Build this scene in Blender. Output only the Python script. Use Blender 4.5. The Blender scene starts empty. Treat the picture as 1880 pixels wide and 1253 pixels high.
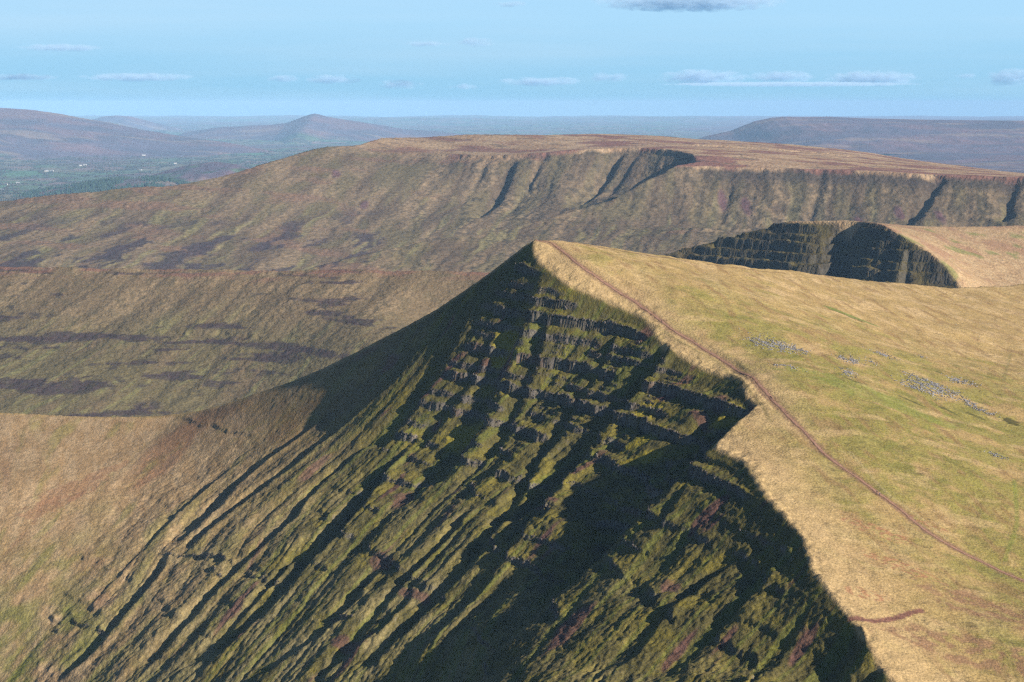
import bpy, math, random, time
import numpy as np
T0 = time.time()
C = bpy.context.scene
R = math.radians
# ------------------------------------------------------------------ camera
FOC, PX0, PY0, ZC = 3656., 940., 626.5, 886.
PITCH = math.atan((PY0-190.)/FOC)
cd = bpy.data.cameras.new('camera'); cam = bpy.data.objects.new('camera', cd); C.collection.objects.link(cam)
cam.location = (0, 0, ZC); cam.rotation_euler = (math.pi/2-PITCH, 0, 0)
cd.sensor_width = 36.; cd.lens = 36.*FOC/1880.; cd.clip_start = 1.; cd.clip_end = 400000.
C.camera = cam
# ------------------------------------------------------------------ sky, sun, exposure
SUN_AZ, SUN_EL = 123., 23.5          # clockwise from the view direction (+Y)
w = bpy.data.worlds.new('World'); C.world = w; w.use_nodes = True
nt = w.node_tree; nt.nodes.clear()
sky = nt.nodes.new('ShaderNodeTexSky'); sky.sky_type = 'NISHITA'; sky.sun_disc = False
sky.sun_elevation = R(SUN_EL); sky.sun_rotation = R(SUN_AZ)
sky.altitude = 900; sky.air_density = 0.6; sky.dust_density = 0.1; sky.ozone_density = 3.0
SKY = 0.05
bg = nt.nodes.new('ShaderNodeBackground'); bg.inputs['Strength'].default_value = SKY
out = nt.nodes.new('ShaderNodeOutputWorld')
# the pale blue air low over the horizon, all the way round, passing into the clear sky above it
tc = nt.nodes.new('ShaderNodeTexCoord'); sx = nt.nodes.new('ShaderNodeSeparateXYZ'); nt.links.new(tc.outputs['Generated'], sx.inputs[0])
cr = nt.nodes.new('ShaderNodeValToRGB'); cr.color_ramp.elements[0].position = .5; cr.color_ramp.elements[1].position = 1.
for p_, c_ in ((0., (.145, .295, .41)), (.08, (.145, .295, .41)), (.30, (.165, .315, .435)), (.60, (.205, .35, .47)), (1., (.205, .35, .485))):
    e_ = cr.color_ramp.elements.new(p_) if p_ not in (0., 1.) else cr.color_ramp.elements[0 if p_ == 0. else -1]
    e_.position = p_; e_.color = tuple(k_ for k_ in c_)+(1,)
mr = nt.nodes.new('ShaderNodeMapRange'); mr.inputs['From Min'].default_value = -.004; mr.inputs['From Max'].default_value = .07
nt.links.new(sx.outputs['Z'], mr.inputs['Value']); nt.links.new(mr.outputs[0], cr.inputs['Fac'])
mpv = nt.nodes.new('ShaderNodeMapping'); mpv.inputs['Scale'].default_value = (3.5, 3.5, 55.); mpv.inputs['Rotation'].default_value = (0, R(3), 0); nt.links.new(tc.outputs['Generated'], mpv.inputs['Vector'])
nv = nt.nodes.new('ShaderNodeTexNoise'); nv.inputs['Scale'].default_value = 1.; nv.inputs['Detail'].default_value = 5.; nt.links.new(mpv.outputs[0], nv.inputs['Vector'])
mv = nt.nodes.new('ShaderNodeMapRange'); mv.inputs['From Min'].default_value = .45; mv.inputs['From Max'].default_value = .8; mv.inputs['To Max'].default_value = .35; nt.links.new(nv.outputs['Fac'], mv.inputs['Value'])
veil = nt.nodes.new('ShaderNodeMix'); veil.data_type = 'RGBA'; nt.links.new(mv.outputs[0], veil.inputs['Factor']); nt.links.new(cr.outputs[0], veil.inputs[6]); veil.inputs[7].default_value = (.30, .385, .46, 1)
vs = nt.nodes.new('ShaderNodeVectorMath'); vs.operation = 'SCALE'; vs.inputs['Scale'].default_value = 1/SKY; nt.links.new(veil.outputs[2], vs.inputs[0])
m2 = nt.nodes.new('ShaderNodeMapRange'); m2.inputs['From Min'].default_value = .055; m2.inputs['From Max'].default_value = .14
nt.links.new(sx.outputs['Z'], m2.inputs['Value'])
mx = nt.nodes.new('ShaderNodeMix'); mx.data_type = 'RGBA'; nt.links.new(m2.outputs[0], mx.inputs['Factor'])
nt.links.new(vs.outputs[0], mx.inputs[6]); nt.links.new(sky.outputs[0], mx.inputs[7]); nt.links.new(mx.outputs[2], bg.inputs['Color'])
nt.links.new(bg.outputs[0], out.inputs['Surface'])

sd = bpy.data.lights.new('sun', 'SUN'); so = bpy.data.objects.new('sun', sd); C.collection.objects.link(so)
sd.energy = 5.0; sd.angle = R(0.5); sd.color = (1.0, 0.90, 0.76)
so.rotation_euler = (R(90-SUN_EL), 0, math.pi-R(SUN_AZ))
C.view_settings.view_transform = 'Standard'; C.view_settings.look = 'None'
C.view_settings.exposure = 1.05; C.view_settings.gamma = 1.0; C.view_settings.use_curve_mapping = False
C.cycles.max_bounces = 4; C.cycles.diffuse_bounces = 2; C.cycles.volume_bounces = 3
C.cycles.transparent_max_bounces = 8; C.cycles.use_denoising = False; C.cycles.pixel_filter_type = 'BLACKMAN_HARRIS'; C.cycles.filter_width = 1.3
# ------------------------------------------------------------------ numeric helpers
def at(px, py, D):
    v = (PY0-py)/FOC; u = (px-PX0)/FOC
    dy = math.cos(PITCH)+v*math.sin(PITCH); dz = -math.sin(PITCH)+v*math.cos(PITCH)
    return np.array((u/dy*D, D, ZC+dz/dy*D))
def pts(l): return np.array([at(*p) for p in l])
def sm(a, b, x): t = np.clip((x-a)/(b-a), 0, 1); return t*t*(3-2*t)
def smin(a, b, k): h = np.clip(.5+.5*(b-a)/k, 0, 1); return b*(1-h)+a*h-k*h*(1-h)
def smax(a, b, k): return -smin(-a, -b, k)
_TB = {}
def perlin(x, y, s=0):
    if s not in _TB:
        an = np.random.RandomState(s+1000).rand(65536)*2*math.pi; _TB[s] = (np.cos(an).astype(np.float32), np.sin(an).astype(np.float32))
    gx, gy = _TB[s]
    x, y = np.broadcast_arrays(x, y)
    fx0 = np.floor(x); fy0 = np.floor(y); fx = (x-fx0).astype(np.float32); fy = (y-fy0).astype(np.float32)
    ix = fx0.astype(np.int32); iy = fy0.astype(np.int32)
    ux = fx*fx*fx*(fx*(fx*6-15)+10); uy = fy*fy*fy*(fy*(fy*6-15)+10)
    i0 = ix & 255; i1 = (ix+1) & 255; j0 = (iy & 255) << 8; j1 = ((iy+1) & 255) << 8
    def g(k, a, b): return gx[k]*(fx-a)+gy[k]*(fy-b)
    n00 = g(j0+i0, 0, 0); n10 = g(j0+i1, 1, 0); n01 = g(j1+i0, 0, 1); n11 = g(j1+i1, 1, 1)
    a = n00+(n10-n00)*ux; return 1.45*(a+(n01+(n11-n01)*ux-a)*uy)
def coarse(f, x, y, k=4):
    """a smooth field worked out on every k-th row and column of a grid and interpolated between"""
    if np.ndim(x) < 2 or min(np.shape(x)) < 8*k: return f(x, y)
    nr, nc = x.shape; ri = np.unique(np.r_[np.arange(0, nr, k), nr-1]); ci = np.unique(np.r_[np.arange(0, nc, k), nc-1])
    g = f(x[np.ix_(ri, ci)], y[np.ix_(ri, ci)])
    def up(g, idx, n):
        m = len(idx); t = np.interp(np.arange(n), idx, np.arange(m)); j = np.minimum(t.astype(int), m-2); t = (t-j)[:, None]
        a, b, c, d = g[np.maximum(j-1, 0)], g[j], g[j+1], g[np.minimum(j+2, m-1)]
        return .5*(2*b+(c-a)*t+(2*a-5*b+4*c-d)*t*t+(3*b-a-3*c+d)*t**3)
    return np.ascontiguousarray(up(np.ascontiguousarray(up(g, ri, nr).T), ci, nc).T)
def fbm(x, y, o=4, s=0, gain=.5):
    r = 0; a = 1.; t = 0
    for i in range(o):
        r = r+a*perlin(x*2**i+17.3*i, y*2**i-9.1*i, s+i*7); t += a; a *= gain
    return r/t*1.3
class TPS:
    def __init__(self, P, lam=0., sc=None):
        P = np.asarray(P, float); self.sc = sc or float(np.abs(P[:, :2]).max())
        X = P[:, :2]/self.sc; n = len(X); self.X = X; z = P[:, 2]; self.m = z.mean()
        K = self.k(X[:, None, :]-X[None]); K += np.eye(n)*lam
        A = np.zeros((n+3, n+3)); A[:n, :n] = K; A[:n, n] = 1; A[:n, n+1:] = X; A[n:, :n] = A[:n, n:].T
        self.w = np.linalg.solve(A, np.r_[z-self.m, 0, 0, 0])
    @staticmethod
    def k(d): r = (d**2).sum(-1); return r*np.log(r+1e-12)
    def __call__(self, x, y):
        sh = np.shape(x); x = np.ravel(x)/self.sc; y = np.ravel(y)/self.sc; n = len(self.X)
        r = self.w[n]+self.w[n+1]*x+self.w[n+2]*y
        for i in range(n):
            q = (x-self.X[i, 0])**2+(y-self.X[i, 1])**2
            r = r+self.w[i]*q*np.log(q+1e-12)
        return (r+self.m).reshape(sh)
def crest(P, x, y):
    """distance to a polyline (signed, + on its left), height along it"""
    P = np.asarray(P, float); best = np.full(np.shape(x), 1e18); sg = np.zeros(np.shape(x)); zz = np.zeros(np.shape(x)); tt = np.zeros(np.shape(x)); L = 0
    for i in range(len(P)-1):
        a, b = P[i], P[i+1]; d = b[:2]-a[:2]; l = np.hypot(*d); d = d/l
        s = np.clip((x-a[0])*d[0]+(y-a[1])*d[1], 0, l)
        qx = x-a[0]-d[0]*s; qy = y-a[1]-d[1]*s; q = qx*qx+qy*qy
        m = q < best; best = np.where(m, q, best)
        sg = np.where(m, np.sign(d[0]*(y-a[1])-d[1]*(x-a[0])), sg)
        zz = np.where(m, a[2]+(b[2]-a[2])*s/l, zz); tt = np.where(m, L+s, tt); L += l
    return np.sqrt(best), sg, zz, tt
def hit(H, px, py, y0, y1, n=4000):
    ys = np.linspace(y0, y1, n); a = at(px, py, 1.)
    x = a[0]*ys; z = ZC+(a[2]-ZC)*ys; h = H(x, ys); i = np.argmax(h > z)
    return np.array((x[i], ys[i], h[i]))
def hits(H, l, y0, y1): return np.array([hit(H, p[0], p[1], y0, y1) for p in l])
def smooth_line(P, step):
    P = np.asarray(P, float); d = np.r_[0, np.cumsum(np.hypot(*np.diff(P[:, :2], axis=0).T))]
    n = max(3, int(d[-1]/step)); t = np.linspace(0, d[-1], n); Q = np.stack([np.interp(t, d, P[:, k]) for k in range(P.shape[1])], 1)
    for _ in range(int(2+8/step)):
        Q[1:-1] = (Q[:-2]+2*Q[1:-1]+Q[2:])/4
    return Q
def offs(P, dirs, prof):
    """points down a face from rim points"""
    o = []
    for p, d in zip(P, dirs):
        d = np.array(d)/np.hypot(*d)
        for t, dz in prof: o.append((p[0]+d[0]*t, p[1]+d[1]*t, p[2]-dz))
    return np.array(o)
# ------------------------------------------------------------------ mountain: large form
rim1 = pts([(980,440,1206),(985,475,1180),(1040,520,1150),(1100,545,1137),(1165,572,1120),(1215,625,1085),(1265,660,1060),(1330,690,1035),(1375,730,995),(1400,765,965)])
rim2 = pts([(1310,815,925),(1375,855,890),(1400,900,860),(1440,945,830),(1480,1000,798),(1520,1080,752),(1560,1130,728),(1600,1190,702),(1640,1253,676)])
rim2x = np.vstack([rim2, pts([(1690,1330,650),(1760,1450,600)])])
sky_r = pts([(980,440,1206),(1040,446,1214),(1100,453,1225),(1200,468,1250),(1310,483,1290),(1450,497,1370),(1600,515,1450),(1740,528,1530),(1880,522,1680),(2050,524,1800)])
sky_l = pts([(-150,762,1420),(0,757,1380),(100,762,1365),(200,765,1350),(270,764,1340),(320,760,1335),(400,745,1310),(500,712,1285),(560,690,1272),(600,672,1262),(700,622,1245),(800,568,1230),(900,500,1215),(980,440,1206)])
inner = pts([(1060,485,1168),(1215,580,1112),(1380,690,1020),(1500,810,935),(1600,895,885),(1700,970,850),(1880,1065,815),(1880,1253,700),(1880,800,1040),(1700,640,1210),(2100,1253,700),(2100,800,1060)])
PL = TPS(np.vstack([rim1, rim2x, sky_r[2:], inner]), 1e-5)
UP = [(30, -26)]
f1 = [rim1, offs(rim1[2:], [(.8,.6)]*8, UP), sky_l[1:-1]]
f1.append(pts([(0,900,1233.2),(0,1100,1114.1),(-100,1300,1038.6),(160,930,1203.2),(180,1100,1091.1),(60,1300,1015.2),(380,880,1206.1),(700,690,1206.4),(610,755,1213.7),(520,850,1173.4),(300,1015,1116.4),(130,1253,1017.1),(800,640,1184.9),(640,850,1136.1),(420,1060,1051.8),(200,1300,978.3),(930,600,1156.7),(800,780,1129.6),(640,970,1051.9),(450,1180,974.3),(340,1300,941.0),(1030,680,1112.6),(930,860,1047.1),(800,1040,962.2),(640,1253,887.2),(1150,740,1053.6),(1040,900,995.7),(900,1080,918.0),(760,1280,850.6),(1270,770,1005.5),(1180,870,978.9),(1055,965,933.1),(950,1120,873.7),(845,1262,823.6),(1360,800,975.6),(1300,838,954.2),(1215,900,935.0),(1130,1010,929.7)]))
f1.append([(60,830,640),(0,765,608),(-60,775,600),(-120,850,586),(150,900,690)])
F1 = TPS(np.vstack(f1), 6e-5)
crestS = np.vstack([[(190,1010,800)], pts([(1310,817,925.0),(1225,900,904.7),(1130,1000,880.9),(1000,1120,848.4),(850,1253,817.3)]), [(-120,785,585)]])
f2 = [rim2x, offs(rim2x, [(.8,.6)]*len(rim2x), UP), crestS[2:], pts([(1320,905,880.2),(1270,960,866.3),(1140,1100,823.9),(1010,1260,754.6),(1400,1010,818.9),(1330,1090,787.7),(1200,1250,737.5),(1480,1100,753.6),(1400,1190,736.7),(1340,1270,697.0),(1540,1160,725.0),(1480,1260,694.0)])]
F2 = TPS(np.vstack(f2), 2e-5)
back = np.vstack([sky_l[:-1], sky_r])
def H0(x, y):
    P_ = coarse(PL, x, y); a = coarse(F1, x, y); b = coarse(F2, x, y)
    d, sg, zc, _ = crest(crestS, x, y)
    # left of the crest (seen going down) is the towards-camera side
    S = np.where(sg > 0, zc+.8*d, zc-.95*d)
    t = smax(a, smin(b, S, 2.), 3.)
    P_ = P_+np.exp(-((P_-t)/5)**2)*(.9*perlin(x/8, y/8, 7)+.6*perlin(x/3.1, y/3.1, 8)) if np.ndim(x) > 1 else P_
    t = smin(P_, t, 1.2)
    ys = np.interp(x, back[:, 0], back[:, 1]); zs = np.interp(x, back[:, 0], back[:, 2])
    B = zs-.75*(y-ys)+np.where(y < ys, (ys-y)*3, 0)
    return np.maximum(smin(t, B, 2.), 470)
# ------------------------------------------------------------------ mesh helpers
def attr_mat(name, rough=1., bumps=(), colnoise=(), spec=.1):
    m = bpy.data.materials.new(name); m.use_nodes = True; t = m.node_tree; N = t.nodes; b = N['Principled BSDF']
    b.inputs['Roughness'].default_value = rough; b.inputs['Specular IOR Level'].default_value = spec
    a = N.new('ShaderNodeAttribute'); a.attribute_name = 'col'
    ge = N.new('ShaderNodeNewGeometry'); last = a.outputs['Color']
    for (sc, amt, det, vec) in colnoise:
        mp = N.new('ShaderNodeMapping'); mp.inputs['Scale'].default_value = vec
        t.links.new(ge.outputs['Position'], mp.inputs['Vector'])
        n = N.new('ShaderNodeTexNoise'); n.inputs['Scale'].default_value = sc; n.inputs['Detail'].default_value = det; n.inputs['Roughness'].default_value = .65
        t.links.new(mp.outputs[0], n.inputs['Vector'])
        r = N.new('ShaderNodeMapRange'); r.inputs['From Min'].default_value = .3; r.inputs['From Max'].default_value = .7
        r.inputs['To Min'].default_value = 1-amt; r.inputs['To Max'].default_value = 1+amt; t.links.new(n.outputs['Fac'], r.inputs['Value'])
        v = N.new('ShaderNodeVectorMath'); v.operation = 'SCALE'; t.links.new(last, v.inputs[0]); t.links.new(r.outputs[0], v.inputs['Scale']); last = v.outputs[0]
    t.links.new(last, b.inputs['Base Color'])
    nl = None
    for (sc, dist, det) in bumps:
        n = N.new('ShaderNodeTexNoise'); n.inputs['Scale'].default_value = sc; n.inputs['Detail'].default_value = det
        t.links.new(ge.outputs['Position'], n.inputs['Vector'])
        bu = N.new('ShaderNodeBump'); bu.inputs['Distance'].default_value = dist; bu.inputs['Strength'].default_value = 1.
        t.links.new(n.outputs['Fac'], bu.inputs['Height'])
        if nl: t.links.new(nl, bu.inputs['Normal'])
        nl = bu.outputs[0]
    if nl: t.links.new(nl, b.inputs['Normal'])
    return m
def mesh_np(name, V, F, mat, col=None, smooth=True):
    me = bpy.data.meshes.new(name); F = np.asarray(F, np.int32); k = F.shape[1]
    me.vertices.add(len(V)); me.vertices.foreach_set('co', np.ascontiguousarray(V, np.float32).ravel())
    me.loops.add(F.size); me.loops.foreach_set('vertex_index', F.ravel())
    me.polygons.add(len(F)); me.polygons.foreach_set('loop_start', np.arange(0, F.size, k, dtype=np.int32))
    me.polygons.foreach_set('loop_total', np.full(len(F), k, np.int32))
    me.polygons.foreach_set('use_smooth', np.full(len(F), smooth))
    me.update(calc_edges=True)
    if col is not None:
        a = me.color_attributes.new('col', 'FLOAT_COLOR', 'POINT'); c = np.ones((len(V), 4), np.float32); c[:, :3] = np.asarray(col)*.72; a.data.foreach_set('color', c.ravel())
    me.materials.append(mat)
    o = bpy.data.objects.new(name, me); C.collection.objects.link(o); return o
def fan(a, ys, y0=0.):
    A, Y = np.meshgrid(a, ys); return A*(Y+y0), Y
def gridF(nr, nc):
    i = np.arange(nr*nc).reshape(nr, nc); return np.stack([i[:-1, :-1], i[:-1, 1:], i[1:, 1:], i[1:, :-1]], -1).reshape(-1, 4)
def rows(segs):
    o = [np.array([segs[0][0]])]
    for a, b, s0, s1 in segs:
        n = int((b-a)/((s0+s1)/2)); t = np.linspace(0, 1, n+1)[1:]; st = s0+(s1-s0)*t; c = np.cumsum(st); o.append(a+(b-a)*c/c[-1])
    return np.concatenate(o)
def structure(o): o['kind'] = 'structure'; return o
def lerp(a, b, t): return a+(np.asarray(b)-a)*t[..., None]
def slope_of(X, Y, Z):
    zx = np.gradient(Z, axis=1)/np.gradient(X, axis=1)
    zy = np.gradient(Z, axis=0); yy = np.gradient(Y, axis=0); xy = np.gradient(X, axis=0)
    zy = (zy-zx*xy)/yy
    return zx, zy
def poly_px(l, H, y0, y1, closed=False): return hits(H, l, y0, y1)

# ------------------------------------------------------------------ mountain: ribs, gullies, ledges
YA, YB = 560., 1500.
guides = [(-95, [(0,800),(0,900),(-20,1000)]), (-45, [(300,775),(160,900),(60,1000),(-20,1090)]), (-20, [(480,730),(330,880),(200,1030),(70,1180),(-10,1280)]),
 (0, [(640,735),(460,860),(310,1010),(200,1160),(100,1250)]), (30, [(760,700),(560,890),(420,1060),(270,1220)]), (55, [(900,560),(750,760),(560,950),(440,1110),(310,1250)]),
 (88, [(960,600),(860,760),(720,910),(560,1080),(420,1250)]), (125, [(1100,600),(960,790),(850,900),(700,1060),(530,1250)]),
 (160, [(1210,640),(1090,790),(960,900),(830,1040),(650,1250)]), (205, [(1370,790),(1200,870),(1030,980),(840,1160)]),
 (240, [(1340,870),(1180,1060),(1000,1240)]), (280, [(1420,950),(1290,1100),(1150,1250)]), (315, [(1500,1050),(1400,1160),(1320,1250)]), (345, [(1590,1170),(1530,1250)])]
gp = []
for u_, l_ in guides:
    h_ = hits(H0, l_, YA, YB); gp.append(np.c_[h_[:, :2], np.full(len(h_), u_)])
UC = TPS(np.vstack(gp), 1e-3)
gullies = [  # width m, depth m, points of the photograph laid on the slope
 (3.2,3.2,[(640,728),(614,744),(520,822),(462,863),(409,912),(368,957),(303,1010)]), (3.2,3.5,[(303,1014),(286,1059),(246,1104),(196,1157),(164,1202),(102,1250)]),
 (3.2,3.5,[(740,690),(671,744),(589,810),(524,863),(462,904),(401,957),(323,1018)]), (3.,2.6,[(700,790),(626,850),(573,895),(528,961),(483,994),(413,1063),(368,1108),(311,1174),(241,1250)]),
 (4.,4.,[(760,800),(696,875),(638,945),(589,1002),(524,1071),(503,1100),(450,1149),(393,1198),(340,1250)]), (3.2,2.6,[(696,1035),(651,1088),(630,1133),(573,1170),(512,1211),(462,1250)]),
 (2.8,2.6,[(760,1080),(700,1157),(655,1182),(614,1215),(569,1250)]), (3.8,4.,[(1020,800),(980,854),(940,916),(889,988),(853,1039),(802,1089),(745,1147),(690,1198),(640,1250)]),
 (3.,2.6,[(1048,854),(1009,919),(947,981),(925,1024),(882,1082),(831,1133),(774,1190),(734,1250)]), (3.,2.4,[(868,927),(817,988),(770,1031),(708,1100),(672,1147),(611,1219)]),
 (6.,5.,[(720,840),(672,905),(636,952),(590,1000),(540,1040)]), (6.5,7.,[(975,500),(968,546),(949,604),(919,657),(896,711),(877,757),(830,841),(780,900)]),
 (6.,7.,[(1235,620),(1225,634),(1190,673),(1160,719),(1114,761),(1083,795),(1045,853),(991,900),(930,960)]), (4.,4.,[(905,600),(888,657),(846,711),(811,765),(770,810)]),
 (4.,4.,[(1335,735),(1317,757),(1279,788),(1263,834)]), (5.,4.,[(870,560),(830,620),(790,690),(740,760),(690,830)]), (3.5,3.,[(1000,560),(990,640),(965,700),(930,780),(890,850)]),
 (3.,2.6,[(1130,600),(1100,680),(1040,760),(1000,830)]), (4.,3.6,[(1380,1000),(1315,1043),(1286,1076),(1241,1092),(1180,1166),(1120,1235)]), (4.,3.6,[(1400,1070),(1356,1108),(1303,1153),(1241,1215),(1205,1250)]),
 (3.5,3.,[(1440,1000),(1409,1043),(1360,1100),(1320,1150)]), (6.,6.,[(1590,1150),(1575,1176),(1548,1203),(1516,1243),(1500,1270)]), (4.,4.,[(1630,1219),(1590,1250),(1570,1275)]),
 (3.5,3.2,[(1290,950),(1258,986),(1233,1027),(1196,1059),(1150,1100)]), (2.5,1.6,[(560,800),(480,850),(380,930),(300,1000)]), (2.2,1.2,[(420,860),(330,940),(230,1040),(150,1130)]),
 (3.,2.4,[(560,1000),(480,1090),(400,1170),(330,1240)]), (3.,2.2,[(1260,880),(1230,930),(1190,985)]),
 (3.,2.2,[(1170,1160),(1120,1210),(1080,1250)]), (3.,2.4,[(1480,1120),(1430,1180),(1380,1245)])]
GUL = [(w_, d_, smooth_line(hits(H0, l_, YA, YB), 9.)) for w_, d_, l_ in gullies]
path_px = [(984,441),(1010,443),(1035,462),(1060,485),(1095,508),(1130,532),(1165,552),(1200,578),(1230,603),(1265,622),(1300,645),(1340,668),(1378,690),(1400,712),(1430,745),(1455,772),(1480,795),(1510,830),(1545,857),(1580,880),(1612,905),(1650,932),(1700,975),(1760,1010),(1820,1040),(1880,1065),(1960,1100)]
PATH = smooth_line(hits(H0, path_px, YA, YB), 2.)
def polyd(P, x, y, reach, side=False):
    """distance to a polyline and position along it 0..1, only near it"""
    d = np.full(x.shape, 1e3); s = np.zeros(x.shape); g = np.zeros(x.shape)
    m = (x > P[:, 0].min()-reach) & (x < P[:, 0].max()+reach) & (y > P[:, 1].min()-reach) & (y < P[:, 1].max()+reach)
    if m.any():
        q, g_, _, t = crest(np.c_[P[:, :2], P[:, 1]], x[m], y[m]); d[m] = q; s[m] = t/max(t.max(), 1e-6); g[m] = g_
    return (d, s, g) if side else (d, s)
LEDGES = [(797,2.5,1),(791,3,.8),(783,6,1),(774,2.5,.7),(768,4.,1),(759,7,1),(750,3,.7),(745,2.5,.6),(737,6.5,1),(727,3,.7),(721,7,1),(711,3,.6),(704,6,.85),(694,3,.6),(687,6,.75),(679,3,.5),(670,5,.4),(660,3.5,.25),(650,4.5,.4),(638,3.,.15),(627,4,.3),(615,3,.15),(603,4,.3),(590,3,.2)]
def terrain(x, y):
    z0 = H0(x, y); p = coarse(PL, x, y); dep = p-z0
    wx = x+6*perlin(x/45, y/45, 3); u = coarse(UC, x, y)+1.6*perlin(x/45, y/45, 5)+.5*perlin(x/12, y/12, 6)
    ys = np.interp(x, back[:, 0], back[:, 1])
    front = sm(0, 14, ys-y)
    face = sm(.4, 4.5, dep)*front
    left = sm(5, -50, u-30*sm(650, 690, z0))                      # the smooth west flank
    rib = face*(1-.88*left)*sm(0, 28, dep)
    low = sm(720, 620, z0)
    dcs = coarse(lambda a_, b_: crest(crestS[1:], a_, b_)[0], x, y); rib = rib*sm(1, 15, dcs)*(1-.35*sm(218, 235, u)); crk = sm(2, 12, dcs)
    r1 = perlin(u/15, z0/260, 11); r2 = np.sqrt(np.abs(perlin(u/10, z0/420, 12))+.004); r3 = np.sqrt(np.abs(perlin(u/4.6, z0/260, 13))+.004)
    z = z0+rib*(1-.3*low)*(1.5*r1+(1.9+.6*low)*(r2-.5)+(.9+.4*low)*(r3-.5))
    # broad uneven ground
    z = z+face*(1-.6*left)*(1.6*fbm(x/30, y/30, 3, 21))*sm(0, 30, dep)
    g = np.zeros(x.shape)
    for w_, d_, P_ in GUL:
        d, s, sg = polyd(P_, x, y, 4*w_+6, True)
        wob = 1+.15*perlin(x/12, y/12, 31)
        ww = w_*(.55+.6*s)*wob*np.where(sg > 0, .95, 2.1); k = sm(0, .12, s)*sm(1., .9, s)
        c = .85*k*d_*(np.exp(-(d/ww)**2)-np.where(sg > 0, .4, 0)*np.exp(-((d-2.3*ww)/(1.2*ww))**2)*sm(0, 1.5, d/ww)); z = z-c*front*sm(-1, 2, dep)*(.25+.75*crk)*(1-.45*sm(218, 235, u)); g = np.maximum(g, k*np.exp(-(d/ww)**2))
    # strata: hard beds stand out as small cliffs
    q0 = z+.06*x-.02*y+18
    jag = .7*perlin(x/9, y/9, 41)+.8*np.abs(perlin(u/2.4, z0/14, 42))+.5*perlin(x/2., y/2., 43)
    led = np.zeros(x.shape)
    lmask = face*(1-left)*sm(2, 7, dep)*(1-.55*g)*(1-.95*sm(66, 42, u+4*perlin(x/14, y/14, 45))*sm(615, 665, z0))
    f2m = sm(225, 240, u)
    for i, (lv, h_, st) in enumerate(LEDGES):
        q = q0+jag-lv; near = np.abs(q) < 8
        if not near.any(): continue
        pr = fbm(u[near]/34., z0[near]/60.+i*3.1, 3, 50+i)
        up = sm(640, 740, z0[near])
        a = sm(.12-.62*st, .26-.5*st, pr)*(1-.45*f2m[near])*(.45+.55*up)
        hh = h_*a*lmask[near]*(.8+.5*perlin(u[near]/7, z0[near]*0+i, 77))
        qq = q[near]; dlt = np.clip((qq+.35)/.7, 0, 1)-.5-np.clip(qq/9, -.5, .5)
        z[near] = z[near]+hh*dlt*1.08; led[near] = np.maximum(led[near], (a*lmask[near])*np.exp(-((qq-.0)/1.3)**2))
    thin = q0+.5*jag+1.2*perlin(x/30, y/30, 46); fr = thin/3.1; fr = fr-np.floor(fr)-.5
    tm = lmask*sm(650, 725, z0)*sm(-.25, .25, fbm(u/20, z0/9, 3, 47))*(1-.5*f2m)
    z = z+tm*1.5*(np.clip(fr/.2, -.5, .5)-fr); led = np.maximum(led, .55*tm*np.exp(-(fr/.14)**2))
    # lone low ledges on the lower left slope
    for P_, h_ in LOW:
        d, s = polyd(P_, x, y, 14)
        m = d < 13
        if m.any():
            _, sg, _, _ = crest(np.c_[P_[:, :2], P_[:, 1]], x[m], y[m]); dd = d[m]*sg+1.0*perlin(x[m]/3, y[m]/3, 91)+2.2*perlin(x[m]/11, y[m]/11, 94)
            k = sm(0, .08, s[m])*sm(1, .92, s[m])*sm(-.5, -.1, perlin(x[m]/11, y[m]/11, 92))
            z[m] = z[m]+.6*k*(.7+.6*perlin(x[m]/5, y[m]/5, 93))*h_*(np.clip(dd/.8, -.5, .5)-np.clip(dd/12, -.5, .5)); led[m] = np.maximum(led[m], k*np.exp(-(dd/1.)**2)*.8)
    # tussocks
    tus = perlin(x/1.9, y/2.6, 61); tu2 = perlin(x/4.6, y/5.5, 62)
    pd, _ = polyd(PATH, x, y, 12)
    pm = sm(6, 2.2, pd)
    z = z+face*(.45*tus+.35*tu2)*(1-.55*left)+(1-face)*(1-pm)*(.12*tus+.28*perlin(x/6, y/7, 63)+1.2*fbm(x/45, y/45, 3, 64)*sm(0, 20, -dep+22))
    z = z-.35*pm*(1-face)
    return z, dict(z0=z0, dep=dep, u=u, face=face, left=left, g=g, led=led, rib=rib, pd=pd, front=front, tus=tus)
low_px = [([(88,1132),(125,1140),(160,1150),(200,1163)],4.), ([(300,1018),(345,1024),(380,1022),(430,1035)],3.5), ([(385,1045),(420,1055)],3.), ([(450,1050),(490,1062),(525,1075)],3.5),
 ([(322,762),(350,775),(390,785),(430,795),(470,805)],1.6), ([(590,1140),(620,1128),(645,1140)],3.), ([(90,1158),(105,1165)],2.5)]
LOW = [(smooth_line(hits(H0, l_, YA, YB), 3.), h_) for l_, h_ in low_px]
Q = 1.0
def wide(a0, a1, n, out=.5, k=14):
    e = (np.linspace(0, 1, k+1)[1:]**1.5)*(out-max(-a0, a1)); m = np.linspace(a0, a1, n); return np.r_[(a0-e)[::-1], m, a1+e]
X, Y = fan(wide(-.262, .262, int(830*Q), .42), rows([(470, 600, 12, 1.4), (600, 760, 1.2/Q, .75/Q), (760, 1240, .75/Q, .9/Q), (1240, 1480, 1./Q, 2.6/Q), (1480, 2000, 3/Q, 12/Q)]), 150)
Z, A = terrain(X, Y)
zx, zy = slope_of(X, Y, Z); SL = np.hypot(zx, zy)
print('mountain', X.shape, time.time()-T0)
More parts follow.
